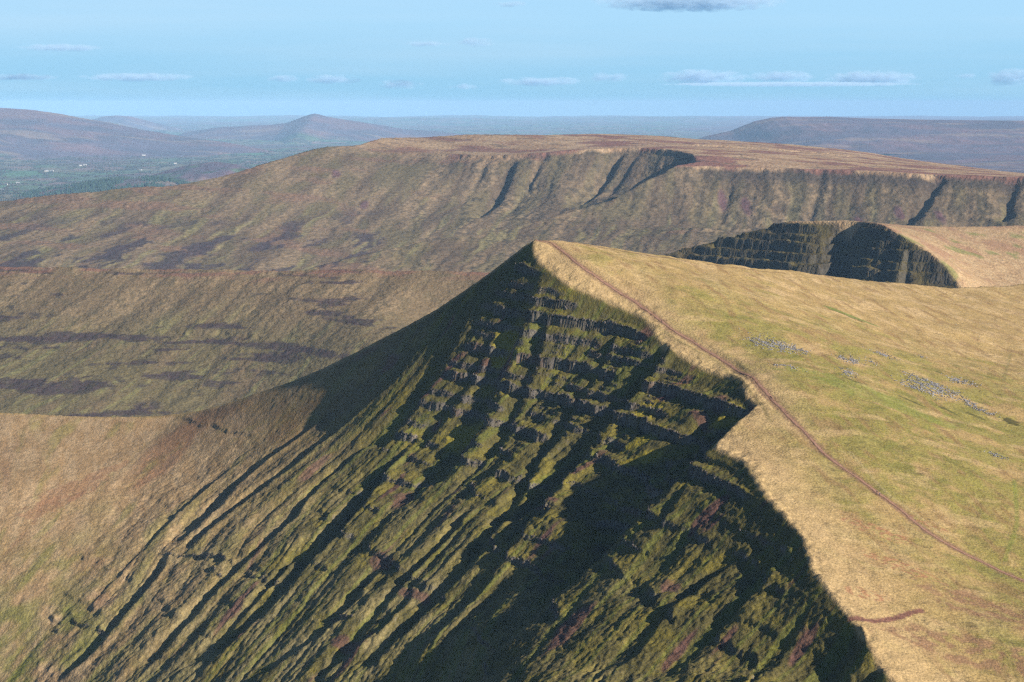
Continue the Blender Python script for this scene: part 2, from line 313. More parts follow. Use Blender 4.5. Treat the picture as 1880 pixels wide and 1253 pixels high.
# ---- colours of the ground cover (true colours, unlit)
def patch(cx, cy, rx, ry, rot=0, H=H0, n=.35, sc=12.):
    """0..1 mask of an uneven patch whose middle lies under that point of the photograph; radii in metres along / across"""
    c = hit(H, cx, cy, YA, 2200); a = math.radians(rot); dx = X-c[0]; dy = Y-c[1]
    p = dx*math.cos(a)+dy*math.sin(a); q = -dx*math.sin(a)+dy*math.cos(a)
    return sm(1.15, .75, np.sqrt((p/rx)**2+(q/ry)**2)+n*fbm(X/sc, Y/sc, 3, int(cx)))
L1n = fbm(X/70, Y/70, 4, 101); L2n = fbm(X/22, Y/26, 4, 102); L3n = fbm(X/6, Y/7, 3, 103); L4n = perlin(X/1.4, Y/1.8, 104)
strk = fbm(X/9+Y/30, Y/40-X/60, 4, 105)
tan_ = np.array((.40, .285, .125)); pale = np.array((.50, .36, .185)); grn = np.array((.235, .215, .055)); brn = np.array((.25, .155, .075)); org = np.array((.42, .255, .13)); rust = np.array((.30, .145, .085))
plat = lerp(tan_, pale, sm(-.1, .5, L2n+.3*L3n)); plat = plat*(1+.16*L1n)[..., None]
rt = sm(20, 85, X-.25*(1250-Y)+40*L1n)*sm(1260, 1090, Y+60*L1n)         # greener towards the lower right
plat = lerp(plat, grn, np.clip(rt*sm(-.5, .35, L2n+.5*L3n+.6*L1n+.12)*.85, 0, 1))
plat = lerp(plat, grn*1.1, sm(.2, .6, fbm(X/35, Y/30, 3, 107))*.6*sm(1350, 1200, Y))
plat = lerp(plat, np.array((.15,.15,.04)), sm(.1, .5, fbm(X/16, Y/14, 4, 117)+.3*L1n)*.55*np.clip(rt+.25, 0, 1))
plat = lerp(plat, brn, sm(.1, .5, strk+.3*L3n)*.65)
plat = lerp(plat, pale*1.02, sm(.2, .5, fbm(X/28-Y/60, Y/16, 4, 118))*.5)
plat = lerp(plat, np.array((.13,.10,.05)), sm(.45, .62, perlin(X/2.6, Y/2.2, 119)+.25*L2n)*.5)
plat = lerp(plat, np.array((.16,.12,.055)), sm(.5, .66, fbm(X/14, Y/5.5, 4, 120)+.1*L1n)*.7)
rd = np.minimum(polyd(rim1, X, Y, 60)[0], polyd(rim2x, X, Y, 60)[0])
plat = lerp(plat, pale*1.0, sm(38, 6, rd+16*L2n)*.75)
for c_ in ((1610,975,16,7,-30),(1650,1040,18,8,-30),(1590,1090,10,5,0),(1700,960,10,4,-30)):
    plat = lerp(plat, np.array((.36,.18,.10)), patch(*c_)*sm(-.1, .3, perlin(X/3, Y/3, 108))*.75)
for c_ in ((1850,1130,40,16,-20),(1790,1200,38,14,-10)):
    plat = lerp(plat, np.array((.26,.15,.09)), patch(*c_)*sm(-.3, .2, L3n)*.8)
plat = lerp(plat, np.array((.05,.05,.02)), patch(1856,775,4.5,6,0,n=.6,sc=3)*.8)
for c_ in ((1790,765,6,2.5),(1740,753,5,2),(1670,735,8,2),(1570,700,7,2),(1727,684,3,1.5),(1548,578,14,2.5)):
    plat = lerp(plat, np.array((.09,.085,.03)), patch(*c_, rot=-25, n=.5, sc=4)*.8)
plat = lerp(plat, np.array((.14,.19,.04)), patch(1560,580,18,5,-20)*.8)
plat = lerp(plat, np.array((.16,.24,.04)), patch(1600,725,45,14,-25,n=.8)*.35)
# the sheep tracks
for l_, c_, k_ in (([(1210,600),(1250,630),(1320,665),(1360,700),(1400,745),(1415,775)],(.18,.15,.06),.55),([(1600,835),(1680,800),(1740,760)],(.2,.22,.05),.3),([(1855,650),(1842,700)],(.16,.15,.06),.4),([(1862,880),(1868,960),(1845,1030)],(.17,.21,.04),.5),([(1560,830),(1620,900),(1690,950),(1740,990)],(.44,.36,.18),.4),([(1050,446),(1120,459),(1190,471),(1260,480)],(.16,.10,.06),.8),([(1300,487),(1440,501)],(.18,.11,.06),.6)):
    P_ = smooth_line(hits(H0, l_, YA, 2000), 3.); d, _ = polyd(P_, X, Y, 8)
    plat = lerp(plat, np.array(c_), sm(1.5, .5, d+.5*L4n)*k_)
plat = lerp(plat, np.array((.22,.13,.085)), sm(3.8, 1.2, A['pd']+1.8*perlin(X/4, Y/4, 109))*.7)
br = smooth_line(PATH+np.stack([4.5*perlin(np.arange(len(PATH))/22., 0*np.arange(len(PATH)), 165), 2.5*perlin(np.arange(len(PATH))/17., 0*np.arange(len(PATH)), 166), 0*np.arange(len(PATH))], 1), 6.)
plat = lerp(plat, np.array((.25,.15,.10)), sm(1.3, .5, polyd(br, X, Y, 6)[0]+.5*L4n)*.6)
# ---- steep face
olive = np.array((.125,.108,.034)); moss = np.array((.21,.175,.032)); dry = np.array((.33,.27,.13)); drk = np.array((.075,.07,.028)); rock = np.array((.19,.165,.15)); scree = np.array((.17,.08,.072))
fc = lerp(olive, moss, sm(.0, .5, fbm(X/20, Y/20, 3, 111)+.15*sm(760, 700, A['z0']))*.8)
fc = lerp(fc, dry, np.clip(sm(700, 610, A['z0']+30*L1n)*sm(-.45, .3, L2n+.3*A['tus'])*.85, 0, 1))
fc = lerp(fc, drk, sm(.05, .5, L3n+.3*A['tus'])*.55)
un = perlin(A['u']/3.5, A['z0']/60, 112)
fc = lerp(fc, np.array((.17,.19,.035)), sm(.1, .5, un)*.5)
fc = lerp(fc, scree, sm(.42, .6, fbm(A['u']/12, A['z0']/30, 3, 113))*.8)
def fpatch(cx, cy, rx, ry, rot, col, k=.9): 
    global fc
    fc = lerp(fc, np.array(col), patch(cx, cy, rx, ry, rot, n=.45, sc=6)*k)
for a_ in ((740,915,7,11,0),(700,1030,5,12,30),(640,1180,4,14,40),(890,665,6,3,0),(1285,765,3.5,11,20),(1000,930,4,9,30),(1230,1080,4,8,20),(760,1090,3,14,40),(1255,700,7,3,0),(1450,730,8,2,0),(1210,735,10,4,0)):
    fpatch(*a_, scree, .7)
for a_ in ((1190,755,9,9,0),(1180,810,12,5,0),(850,790,12,9,0),(1170,850,14,5,0),(930,620,10,10,0),(1330,770,8,9,0)):
    fpatch(*a_, (.30,.25,.025), .75)
flank = lerp(np.array((.41,.275,.145)), np.array((.48,.34,.195)), sm(-.3, .4, strk+.2*L3n))
flank = lerp(flank, rust, sm(.08, .5, fbm(A['u']/22, A['z0']/60, 4, 121))*.6*sm(560, 620, A['z0'])*sm(30, -20, A['u']+20*L1n))
flank = lerp(flank, np.array((.20,.21,.045)), np.clip(sm(650, 575, A['z0']+30*L1n)*sm(-.4, .35, L2n+.2*un)*.95, 0, 1))
flank = lerp(flank, np.array((.22,.24,.05)), sm(.15, .5, fbm(A['u']/11, A['z0']/24, 4, 122))*.4)
flank = lerp(flank, np.array((.17,.145,.085)), sm(.1, .5, perlin(X/2.2, Y/3, 123))*.45)
for a_ in ((130,900,26,12,40),(90,930,20,9,40),(200,865,14,6,40)):
    flank = lerp(flank, np.array((.33,.175,.10)), patch(*a_, n=.9, sc=7)*.5)
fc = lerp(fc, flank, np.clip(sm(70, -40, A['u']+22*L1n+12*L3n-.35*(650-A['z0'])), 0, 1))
rk = np.clip(sm(1.1, 2., SL)*A['face']*(1-.7*A['left'])*sm(.05, .4, A['led']), 0, 1)
rcol = lerp(rock*.6, rock*1.15, sm(-.4, .5, perlin(A['u']/1.6, A['z0']/2.5, 131)+.5*perlin(X/.9, Z/.6, 132)))
rcol = lerp(rcol, np.array((.22,.12,.10)), sm(.2, .5, L2n)*.5)
fc = lerp(fc, rcol, rk*.85)
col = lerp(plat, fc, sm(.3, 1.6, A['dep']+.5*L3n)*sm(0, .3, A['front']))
col = lerp(col, np.array((.20,.095,.075)), sm(2.2, 1., polyd(smooth_line(hits(H0, [(1562,1133),(1600,1140),(1640,1133),(1690,1122)], YA, YB), 2.), X, Y, 6)[0]+.8*L4n)*.95)
fine = perlin(X/.8, Y/1.1, 141)
col = np.clip(col*(1+.13*fine+.12*L4n+.16*L3n)[..., None], .01, .9)
m_ground = attr_mat('moor_grass', 1., ((.9, .55, 4), (3.5, .12, 3)), ((.7, .28, 5, (1, 1, 1)), (3., .22, 4, (1, 1, 1))))
F = gridF(*X.shape)
V = np.stack([X, Y, Z], -1).reshape(-1, 3)
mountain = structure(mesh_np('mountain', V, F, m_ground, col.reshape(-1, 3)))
print('mountain done', time.time()-T0)

# ---- sandstone blocks standing out of the beds
rnd0 = np.random.RandomState(3)
m_rock = attr_mat('sandstone', .9, ((1.2, .25, 4),), ((1.5, .3, 4, (1, 1, .4)),))
def block_mesh(seed):
    r_ = np.random.RandomState(seed); n = 6; an = (np.arange(n)+.3*r_.rand(n))*2*math.pi/n
    v = []
    for k, (zz, sc) in enumerate(((-.5, 1.05), (.1, 1.), (.5, .85))):
        for a_ in an: v.append((.5*sc*math.cos(a_)*(1+.2*r_.rand()), .42*sc*math.sin(a_)*(1+.2*r_.rand()), zz+.06*r_.randn()))
    f = [[k*n+i, k*n+(i+1) % n, (k+1)*n+(i+1) % n] for k in range(2) for i in range(n)]+[[k*n+i, (k+1)*n+(i+1) % n, (k+1)*n+i] for k in range(2) for i in range(n)]
    f += [[2*n, 2*n+i, 2*n+i+1] for i in range(1, n-1)]
    return np.array(v), np.array(f)
BM = [block_mesh(i) for i in range(8)]
cand = np.flatnonzero(((A['led'] > .45) & (SL > 1.1) & (A['front'] > .9) & (A['left'] < .4)).ravel())
pick = rnd0.choice(cand, min(len(cand), 4200), replace=False); XY = V[pick]; gxy = np.stack([zx.ravel()[pick], zy.ravel()[pick]], 1)
ang = np.arctan2(gxy[:, 1], gxy[:, 0])+math.pi/2
big = np.flatnonzero(rnd0.rand(len(pick)) < .25)[:300]; small = np.setdiff1d(np.arange(len(pick)), big)
rmesh = []
for i, (v_, f_) in enumerate(BM):
    tmp = mesh_np('rock', v_, f_, m_rock, np.tile(rock*(.5+.07*i), (len(v_), 1)), False); rmesh.append(tmp.data); bpy.data.objects.remove(tmp)
for n_, i in enumerate(big):
    o = bpy.data.objects.new('rock', rmesh[n_ % 8]); C.collection.objects.link(o); o.parent = mountain
    p_ = XY[i]; q_ = rnd0.rand(4); o.location = (p_[0], p_[1], p_[2]-.5); o.scale = (.7+.9*q_[0]**2, .8+.5*q_[1], 1.4+1.5*q_[2]); o.rotation_euler = (.1*rnd0.randn(), .1*rnd0.randn(), ang[i]+.3*rnd0.randn())
def stones(name, P_, S_, A_, cols, mat, parent=None):
    vs, fs, cs, n0 = [], [], [], 0
    for k in range(8):
        m = np.arange(k, len(P_), 8); v_, f_ = BM[k]; ca, sa = np.cos(A_[m]), np.sin(A_[m])
        L_ = v_[None]*S_[m][:, None]; W_ = np.stack([L_[..., 0]*ca[:, None]-L_[..., 1]*sa[:, None], L_[..., 0]*sa[:, None]+L_[..., 1]*ca[:, None], L_[..., 2]], -1)+P_[m][:, None]
        vs.append(W_.reshape(-1, 3)); fs.append((f_[None]+n0+np.arange(len(m))[:, None, None]*len(v_)).reshape(-1, 3)); n0 += len(m)*len(v_); cs.append(np.repeat(cols[m], len(v_), 0))
    o = mesh_np(name, np.vstack(vs), np.vstack(fs), mat, np.vstack(cs), False); o['kind'] = 'stuff'; o.parent = parent; return o
q_ = rnd0.rand(len(small), 3)
stones('crag_rocks', XY[small]-np.array((0, 0, .3)), np.stack([.4+.6*q_[:, 0], .4+.4*q_[:, 1], .6+1.1*q_[:, 2]], 1), ang[small]+.4*rnd0.randn(len(small)), rock[None]*(.35+.5*rnd0.rand(len(small), 1)**2), m_rock, mountain)
# ---- worn red path and its walkers
pw = .95+.55*perlin(np.arange(len(PATH))/9., 0*np.arange(len(PATH)), 161)+.3*perlin(np.arange(len(PATH))/3., 0*np.arange(len(PATH)), 162)
tg = np.gradient(PATH[:, :2], axis=0); tg /= np.hypot(tg[:, 0], tg[:, 1])[:, None]; nn = np.stack([-tg[:, 1], tg[:, 0]], 1)
sh = .5*perlin(np.arange(len(PATH))/5., 0*np.arange(len(PATH)), 163)
offw = np.array((-1., -.55, -.1, .35, .7, 1.)); rg = np.random.RandomState(9).randn(len(PATH), len(offw))*.16
PP = PATH[:, None, :2]+nn[:, None]*((offw[None]*pw[:, None])+sh[:, None]+rg)[..., None]
pz_ = terrain(PP[..., 0], PP[..., 1])[0]; edge = np.abs(offw) > .9
pV = np.concatenate([PP, (pz_+np.where(edge, .02, .13)[None])[..., None]], -1).reshape(-1, 3)
pc = np.array((.30,.175,.125))[None, None]*(1+.25*perlin(PP[..., 0]/1.6, PP[..., 1]/1.6, 164))[..., None]; pc = pc*np.array((.55, .75, 1.15, 1.1, .9, .75))[None, :, None]
structure(mesh_np('path', pV, gridF(*PP.shape[:2]), m_rock, pc.reshape(-1, 3)))
def thing(name, label, cat, loc, rz=0., group=None):
    o = bpy.data.objects.new(name, None); C.collection.objects.link(o); o.location = loc; o.rotation_euler = (0, 0, rz); o['label'] = label; o['category'] = cat
    if group: o['group'] = group
    return o
def skin(name, verts, edges, radii, mat, parent, seed_i=0):
    me = bpy.data.meshes.new(name); me.from_pydata(verts, edges, []); me.materials.append(mat)
    o = bpy.data.objects.new(name, me); C.collection.objects.link(o); o.parent = parent
    o.modifiers.new('skin', 'SKIN')
    if not me.skin_vertices: me.skin_vertices.new() if hasattr(me.skin_vertices, 'new') else None
    for v_, r_ in zip(me.skin_vertices[0].data, radii): v_.radius = (r_, r_)
    me.skin_vertices[0].data[seed_i].use_root = True
    sb = o.modifiers.new('smooth', 'SUBSURF'); sb.levels = 1; sb.render_levels = 1; return o
def person(loc, rz, top, legs, pack, hair, label, group=None, stride=.28):
    t = thing('person', label, 'person', loc, rz, group)
    k = stride
    V_ = [(0,0,.93),(0,0,1.15),(0,.02,1.38),(0,.02,1.5),(0,-.02,1.60),(0,-.03,1.70), (-.09,0,.90),(-.10,-.10*k/.28,.50),(-.10,.0-k*.2,.09),(-.10,-.17-k*.2,.04), (.09,0,.90),(.10,.02,.48),(.10,k,.12),(.10,k-.12,.04),
         (-.19,.02,1.36),(-.25,.08,1.10),(-.24,-.05,.88),(-.24,-.09,.80), (.19,.02,1.36),(.25,-.02,1.10),(.24,-.18,.93),(.24,-.23,.87)]
    E_ = [(0,1),(1,2),(2,3),(3,4),(4,5),(0,6),(6,7),(7,8),(8,9),(0,10),(10,11),(11,12),(12,13),(2,14),(14,15),(15,16),(16,17),(2,18),(18,19),(19,20),(20,21)]
    R_ = [.13,.12,.14,.055,.095,.08, .085,.06,.045,.04, .085,.06,.045,.04, .06,.045,.035,.035, .06,.045,.035,.035]
    skin('body', V_, E_, R_, flat_mat('skin', (.45,.30,.22)), t)
    i = [6,7,8]; skin('trousers', [V_[0]]+[V_[j] for j in (6,7,8,10,11,12)], [(0,1),(1,2),(2,3),(0,4),(4,5),(5,6)], [.145,.10,.075,.06,.10,.075,.06], flat_mat('trousers_cloth', legs), t)
    skin('jacket', [V_[0],V_[1],V_[2],V_[14],V_[15],V_[16],V_[18],V_[19],V_[20]], [(0,1),(1,2),(2,3),(3,4),(4,5),(2,6),(6,7),(7,8)], [.155,.15,.165,.08,.062,.05,.08,.062,.05], flat_mat('jacket_cloth', top), t)
    skin('hair', [(0,.0,1.62),(0,.02,1.70),(0,-.04,1.745)], [(0,1),(1,2)], [.085,.095,.07], flat_mat('hair', hair), t)
    if pack: skin('rucksack', [(0,.23,1.10),(0,.25,1.28),(0,.22,1.44)], [(0,1),(1,2)], [.14,.16,.11], flat_mat('rucksack_cloth', pack), t)
    return t
def flat_mat(name, col, rough=.9):
    m = bpy.data.materials.new(name); m.use_nodes = True; b = m.node_tree.nodes['Principled BSDF']; N = m.node_tree.nodes
    b.inputs['Roughness'].default_value = rough; n = N.new('ShaderNodeTexNoise'); n.inputs['Scale'].default_value = 2.5; n.inputs['Detail'].default_value = 4
    r_ = N.new('ShaderNodeValToRGB'); r_.color_ramp.elements[0].position = .3; r_.color_ramp.elements[1].position = .7
    r_.color_ramp.elements[0].color = tuple(c*.78 for c in col)+(1,); r_.color_ramp.elements[1].color = tuple(min(1, c*1.15) for c in col)+(1,)
    ge = N.new('ShaderNodeNewGeometry'); m.node_tree.links.new(ge.outputs['Position'], n.inputs['Vector'])
    m.node_tree.links.new(n.outputs['Fac'], r_.inputs['Fac']); m.node_tree.links.new(r_.outputs[0], b.inputs['Base Color']); return m
def stand(px, py):
    c = hit(H0, px, py, YA, YB); return (c[0], c[1], float(terrain(np.array([c[0]]), np.array([c[1]]))[0][0])+.1)
person(stand(1610, 906), R(200), (.03,.03,.035), (.03,.03,.04), (.02,.02,.03), (.03,.02,.02), 'walker in black on the left of the pair on the red path', 'walkers on the path')
person(stand(1615, 910), R(215), (.22,.24,.36), (.03,.03,.05), (.05,.05,.12), (.05,.03,.02), 'walker in a grey-blue jacket on the right of the pair on the red path', 'walkers on the path', .2)
person(stand(1215, 592), R(170), (.035,.02,.03), (.03,.025,.03), None, (.03,.02,.02), 'lone dark clothed walker on the grass between the cliff edge and the path', None, .12)
# ---- loose grey stones lying in the grass of the broad slope
Pc, Sc = [], []
def on_mesh(x, y):
    return terrain(np.atleast_1d(x), np.atleast_1d(y))[0]
for cx, cy, rx, ry, rot, n_ in ((1425,633,13,5,-15,420),(1400,628,7,4,0,120),(1465,640,6,2.5,-10,90),(1560,660,7,4,-20,150),(1556,685,5,4,-20,110),(1622,652,6,4,-25,120),(1700,700,10,3,-30,200),(1718,715,13,6,-30,520),(1685,715,12,2.5,-35,200),(1690,705,8,2.,-35,120),(1770,700,7,3,-25,110),(1750,697,4,3,0,60),(1795,752,9,2.5,-35,150),(1830,838,5,2,-15,60),(1775,738,6,1.5,-35,60),(1600,665,3,3,0,40),(1440,675,6,2,0,50),(1690,655,2,2,0,20)):
    c = hit(H0, cx, cy, YA, YB); a_ = math.radians(rot); g_ = rnd0.randn(n_*2, 2)*.55
    dx = g_[:, 0]*rx; dy = g_[:, 1]*ry*2.0; xx = c[0]+dx*math.cos(a_)-dy*math.sin(a_); yy = c[1]+dx*math.sin(a_)+dy*math.cos(a_)
    m = perlin(xx/3.2, yy/3.2, 151) > -.15; Pc.append(np.stack([xx[m], yy[m]], 1)[:n_])
Pc = np.vstack(Pc); q_ = rnd0.rand(len(Pc), 3)
stones('scree', np.c_[Pc, on_mesh(Pc[:, 0], Pc[:, 1])+.05], np.stack([.4+1.1*q_[:, 0]**2, .35+.7*q_[:, 1]**2, .22+.4*q_[:, 2]], 1), q_[:, 0]*6, np.array((.27,.265,.28))[None]*(.45+.8*q_[:, 2:3]), m_rock)['label'] = 'loose grey stones lying in patches on the grassy slope right of the path'
print('rocks', len(cand), len(Pc), time.time()-T0)
# ------------------------------------------------------------------ near ridge across the valley, with its cliffed peak
def layer(name, Hf, colf, mat, a, ys, y0=0.):
    X_, Y_ = fan(a, ys, y0); Z_, A_ = Hf(X_, Y_)
    zx_, zy_ = slope_of(X_, Y_, Z_); c_ = colf(X_, Y_, Z_, np.hypot(zx_, zy_), A_, zx_)
    o = structure(mesh_np(name, np.stack([X_, Y_, Z_], -1).reshape(-1, 3), gridF(*X_.shape), mat, np.clip(c_, .005, .9).reshape(-1, 3)))
    print(name, X_.shape, round(time.time()-T0, 1)); return o
cr1 = pts([(-250,488,2700),(0,492,2640),(200,494,2620),(400,494,2600),(600,497,2570),(890,499,2560),(1100,492,2590),(1240,462,2610),(1330,438,2590),(1400,424,2575),(1480,406,2555),(1550,405,2575),(1620,410,2680),(1880,413,2860),(2120,416,2950)])
rimA = pts([(1240,462,2610),(1330,438,2588),(1400,424,2570),(1480,407,2545),(1548,406,2520),(1615,410,2480),(1660,435,2430),(1700,457,2405),(1740,492,2375),(1764,528,2350),(1790,590,2290)])
P1 = TPS(np.vstack([rimA[3:], cr1[11:], offs(rimA[3:7], [(-.75,-.66)]*4, [(60,-8),(200,-30)]), offs(rimA[8:10], [(-.9,-.44)]*2, [(60,-6)]), pts([(1800,460,2600),(1880,520,2470),(1780,500,2450),(1700,430,2620),(2050,560,2400),(1880,470,2620)])]), 1e-5)
G1 = TPS(np.vstack([rimA, cr1[:9], offs(rimA[5:], [(.9,.3)]*6, [(45,-50)]), offs(rimA[2:6], [(.5,.86)]*4, [(35,-34)]), offs(rimA[:8], [(-.68,-.73)]*8, [(60,54),(140,108),(280,170)]), offs(rimA[8:], [(-.9,-.44)]*3, [(60,42),(150,95)]),
  pts([(-250,770,2150),(0,770,2150),(200,775,2160),(400,760,2200),(600,690,2260),(800,640,2300),(0,620,2420),(400,620,2400),(700,580,2420),(1000,560,2440),(1150,560,2440)])]), 3e-5)
rimGullies = [(12, 24, smooth_line(pts([(1560,403,2518),(1554,430,2490),(1548,470,2455),(1540,510,2425)]), 20.)), (7,6,smooth_line(pts([(1640,425,2440),(1630,470,2415),(1610,520,2385)]), 20.)), (6,4,smooth_line(pts([(1590,410,2480),(1590,450,2450),(1580,510,2410)]), 20.))]
def Hr1(x, y):
    p = coarse(P1, x, y); g = coarse(G1, x, y); east = sm(330, 420, x-.0*y)
    u = x-.35*y; dep = np.where(x > 330, p-g, 60.); cliff = sm(150, 260, x)
    z = g+cliff*sm(4, 40, dep)*(5*perlin(u/55, y/400, 201)+7*(np.sqrt(np.abs(perlin(u/24, y/300, 202)))-.5)*sm(370, 410, x+.25*(2500-y))+2*(np.sqrt(np.abs(perlin(u/20, y/300, 222)))-.5))
    z = z+(1-cliff)*(6*fbm(u/120, y/320, 4, 203)+1.5*(np.sqrt(np.abs(perlin(u/26, y/200, 204)))-.5))
    gl = np.zeros(x.shape)
    for w_, d_, P_ in rimGullies:
        d, s_, sg = polyd(P_, x, y, 60, True); ww = w_*np.where(sg > 0, .9, 1.9); k = sm(-.01, .05, s_); z = z-k*d_*np.exp(-(d/ww)**2); gl = np.maximum(gl, k*np.exp(-(d/ww)**2))
    q0 = z+.02*x+2*perlin(x/26, y/26, 206)+1.6*perlin(x/6, y/6, 207)
    for i, (lv, h_) in enumerate([(735,6),(724,8),(712,5),(702,9),(690,6),(678,9),(664,6),(650,7),(636,5)]):
        a_ = sm(-.6, -.1, fbm(u/60, z/80+i*2.3, 3, 210+i))*cliff*sm(0, 5, dep)
        q = q0-lv-10; z = z+1.5*h_*a_*(np.clip(q/1.6+.5, 0, 1)-.5-np.clip(q/20, -.5, .5))
    for i, (lv, h_) in enumerate([(628,2.5),(612,2.2),(600,3),(585,2.2),(570,2)]):
        a_ = sm(.1, .3, fbm(x/90, z/60+i*1.7, 3, 230+i))*(1-cliff)
        q = q0-lv; z = z+h_*a_*(np.clip(q/1.6+.5, 0, 1)-.5-np.clip(q/14, -.5, .5))
    z = z+.8*perlin(x/7, y/9, 208)+.5*perlin(x/3.5, y/5, 209)
    z = np.where(x > 300, smin(p+1.2*fbm(x/60, y/60, 3, 205)+.4*perlin(x/7, y/9, 208), z, 3), z)
    yc = np.interp(x, cr1[:, 0], cr1[:, 1]); zc = np.interp(x, cr1[:, 0], cr1[:, 2])+.8*perlin(x/14, y*0, 219)
    z = smin(z, zc-.45*(y-yc)+np.where(y < yc, (yc-y)*2, 0), 4)
    return np.maximum(z, 420), dict(dep=dep, cliff=cliff, u=u, gl=gl, crest=yc-y)
def Cr1(x, y, z, sl, A_, zx_):
    u = A_['u']; n1 = fbm(x/160, y/200, 4, 241); n2 = fbm(u/38, y/130, 4, 242); n3 = fbm(x/14, y/18, 3, 243)
    c = lerp(np.array((.17,.125,.072)), np.array((.26,.19,.11)), sm(-.3, .4, n2+.3*n3))
    lowz = sm(645, 590, z+20*n1)
    c = lerp(c, np.array((.125,.11,.05)), lowz*sm(-.6, .15, n2+.2*n1)*.75)
    c = lerp(c, np.array((.22,.21,.085)), sm(.1, .5, fbm(u/15, y/120, 3, 244))*lowz*.7)
    her = fbm(x/150, z/11, 5, 245)
    c = lerp(c, np.array((.062,.042,.048)), sm(.12, .3, her+.26*n3+.12*n2+.03-.25*(1-lowz)+.12*sm(-350, -700, x))*.9*(1-A_['cliff']))
    c = lerp(c, np.array((.09,.08,.045)), sm(.0, .4, n3+.2*n2)*.45)
    ck = A_['cliff']
    cc = lerp(np.array((.07,.055,.025)), np.array((.13,.105,.035)), sm(-.3, .4, n2+n3*.4)); cc = lerp(cc, np.array((.10,.09,.08)), sm(1.8, 3., sl)*.7)
    cc = lerp(cc, np.array((.05,.045,.03)), sm(.1, .5, n3)*.5)
    c = lerp(c, cc, ck*sm(0, 5, A_['dep']))
    top = sm(44, 10, A_['crest']+14*n1)*sm(60, -40, x)*sm(-.35, .15, fbm(x/60, y/30, 3, 250))
    c = lerp(c, np.array((.22,.115,.085)), top*sm(-.3, .2, fbm(x/70, y/12, 3, 246))*.8)
    pl = (x > 300)*sm(3, 0, A_['dep']); pc = lerp(np.array((.40,.27,.15)), np.array((.46,.33,.19)), sm(-.3, .4, n3))
    pc = lerp(pc, np.array((.33,.19,.12)), sm(.0, .4, fbm(x/50, y/90, 4, 247))*.7); pc = lerp(pc, np.array((.20,.22,.07)), sm(.25, .5, fbm(x/40, y/60, 3, 248))*.7)
    c = lerp(c, pc, pl)
    return c*(1+.2*perlin(x/3, y/4, 249))[..., None]
m_far = attr_mat('moor_grass_far', 1., ((.35, 1.6, 4),), ((.25, .3, 5, (1, 1, 1)),))
ridge = layer('ridge', Hr1, Cr1, m_far, wide(-.285, .30, 740, .48), rows([(1950, 2250, 6, 3), (2250, 2640, 2.0, 2.0), (2640, 3100, 4, 20)]))
# ------------------------------------------------------------------ flat-topped moor with its escarpment
sk2 = pts([(-250,385,4200),(0,370,4300),(100,358,4330),(200,349,4360),(320,340,4420),(400,325,4500),(500,297,4650),(600,270,4850),(660,258,4950),(700,253,5100),(800,250,5250),(860,247,5300),(1000,248,5400),(1100,246,5600),(1200,249,5600),(1260,254,5600),(1400,262,5600),(1500,270,5600),(1600,281,5600),(1700,297,5500),(1800,309,5450),(1880,318,5400),(2120,338,5300)])
rim2a = pts([(700,272,4960),(780,280,4870),(850,284,4780),(930,284,4720),(1030,278,4700),(1140,272,4700),(1200,273,4660),(1245,277,4580),(1272,285,4470),(1276,293,4390)])
rim2b = pts([(1240,304,4300),(1300,306,4290),(1400,308,4270),(1500,311,4240),(1600,315,4200),(1725,321,4150),(1880,325,4100),(2120,330,4050)])
P2 = TPS(np.vstack([sk2[9:], rim2a, rim2b, sk2[:8]+np.array((0, 0, 45.)), [(-1200, 3400, 900), (-500, 3900, 860), (-350,4500,820)]]), 1e-5)
A2 = TPS(np.vstack([rim2a, offs(rim2a[3:], [(.5,.86)]*4+[(.95,.3)]*3, [(60,-40)]), sk2[:8], offs(rim2a[3:8], [(-.2,-.98)]*5, [(90,45),(200,92)]), offs(rim2b, [(-.1,-1)]*8, [(0,75),(250,190)]),
   pts([(0,490,3650),(200,490,3700),(400,490,3800),(600,490,3900),(0,430,3950),(250,420,4060),(450,400,4200),(650,380,4380),(760,340,4560),(860,410,4250),(960,400,4290),(1050,385,4330),(1120,368,4330),(1230,330,4330)])]), 3e-5)
crest2 = np.vstack([[(600,4600,770)], pts([(1240,304,4300),(1180,337,4230),(1125,367,4170),(1060,385,4090),(1000,402,4010),(920,420,3900),(840,434,3800),(760,448,3700),(660,468,3600),(560,494,3480)])])
B2 = TPS(np.vstack([rim2b, offs(rim2b, [(.1,1)]*8, [(60,-40)]), offs(rim2b[1:], [(-.15,-.99)]*7, [(40,28),(110,66),(240,122)]), crest2[2:], pts([(1100,440,3850),(1000,470,3700),(1300,420,3950),(1500,412,4000),(1700,412,3950),(1880,413,3900),(860,490,3560),(2120,420,3850)])]), 3e-5)
esc = [(13,16,[(942,293,4700),(920,330,4560),(895,367,4420),(868,405,4280)]), (14,15,[(1140,273,4700),(1105,310,4560),(1075,345,4440),(1045,378,4340)]), (13,15,[(1728,321,4150),(1700,348,4080),(1680,378,4020),(1665,410,3960)]),
 (12,13,[(1862,325,4105),(1852,352,4040),(1845,412,3930)]), (9,6,[(1345,312,4275),(1335,345,4180),(1322,385,4080)]), (8,5,[(1120,276,4700),(1080,320,4540),(1040,360,4400)]), (8,5,[(1000,282,4700),(960,330,4520),(930,380,4350)]), (8,6,[(1175,280,4680),(1140,310,4560),(1110,345,4440)]), (8,5,[(900,288,4740),(870,330,4580),(840,370,4440)]), (8,6,[(1510,312,4240),(1500,350,4140),(1480,400,4030)])]
ESC = [(w_, d_, smooth_line(pts(l_), 30.)) for w_, d_, l_ in esc]
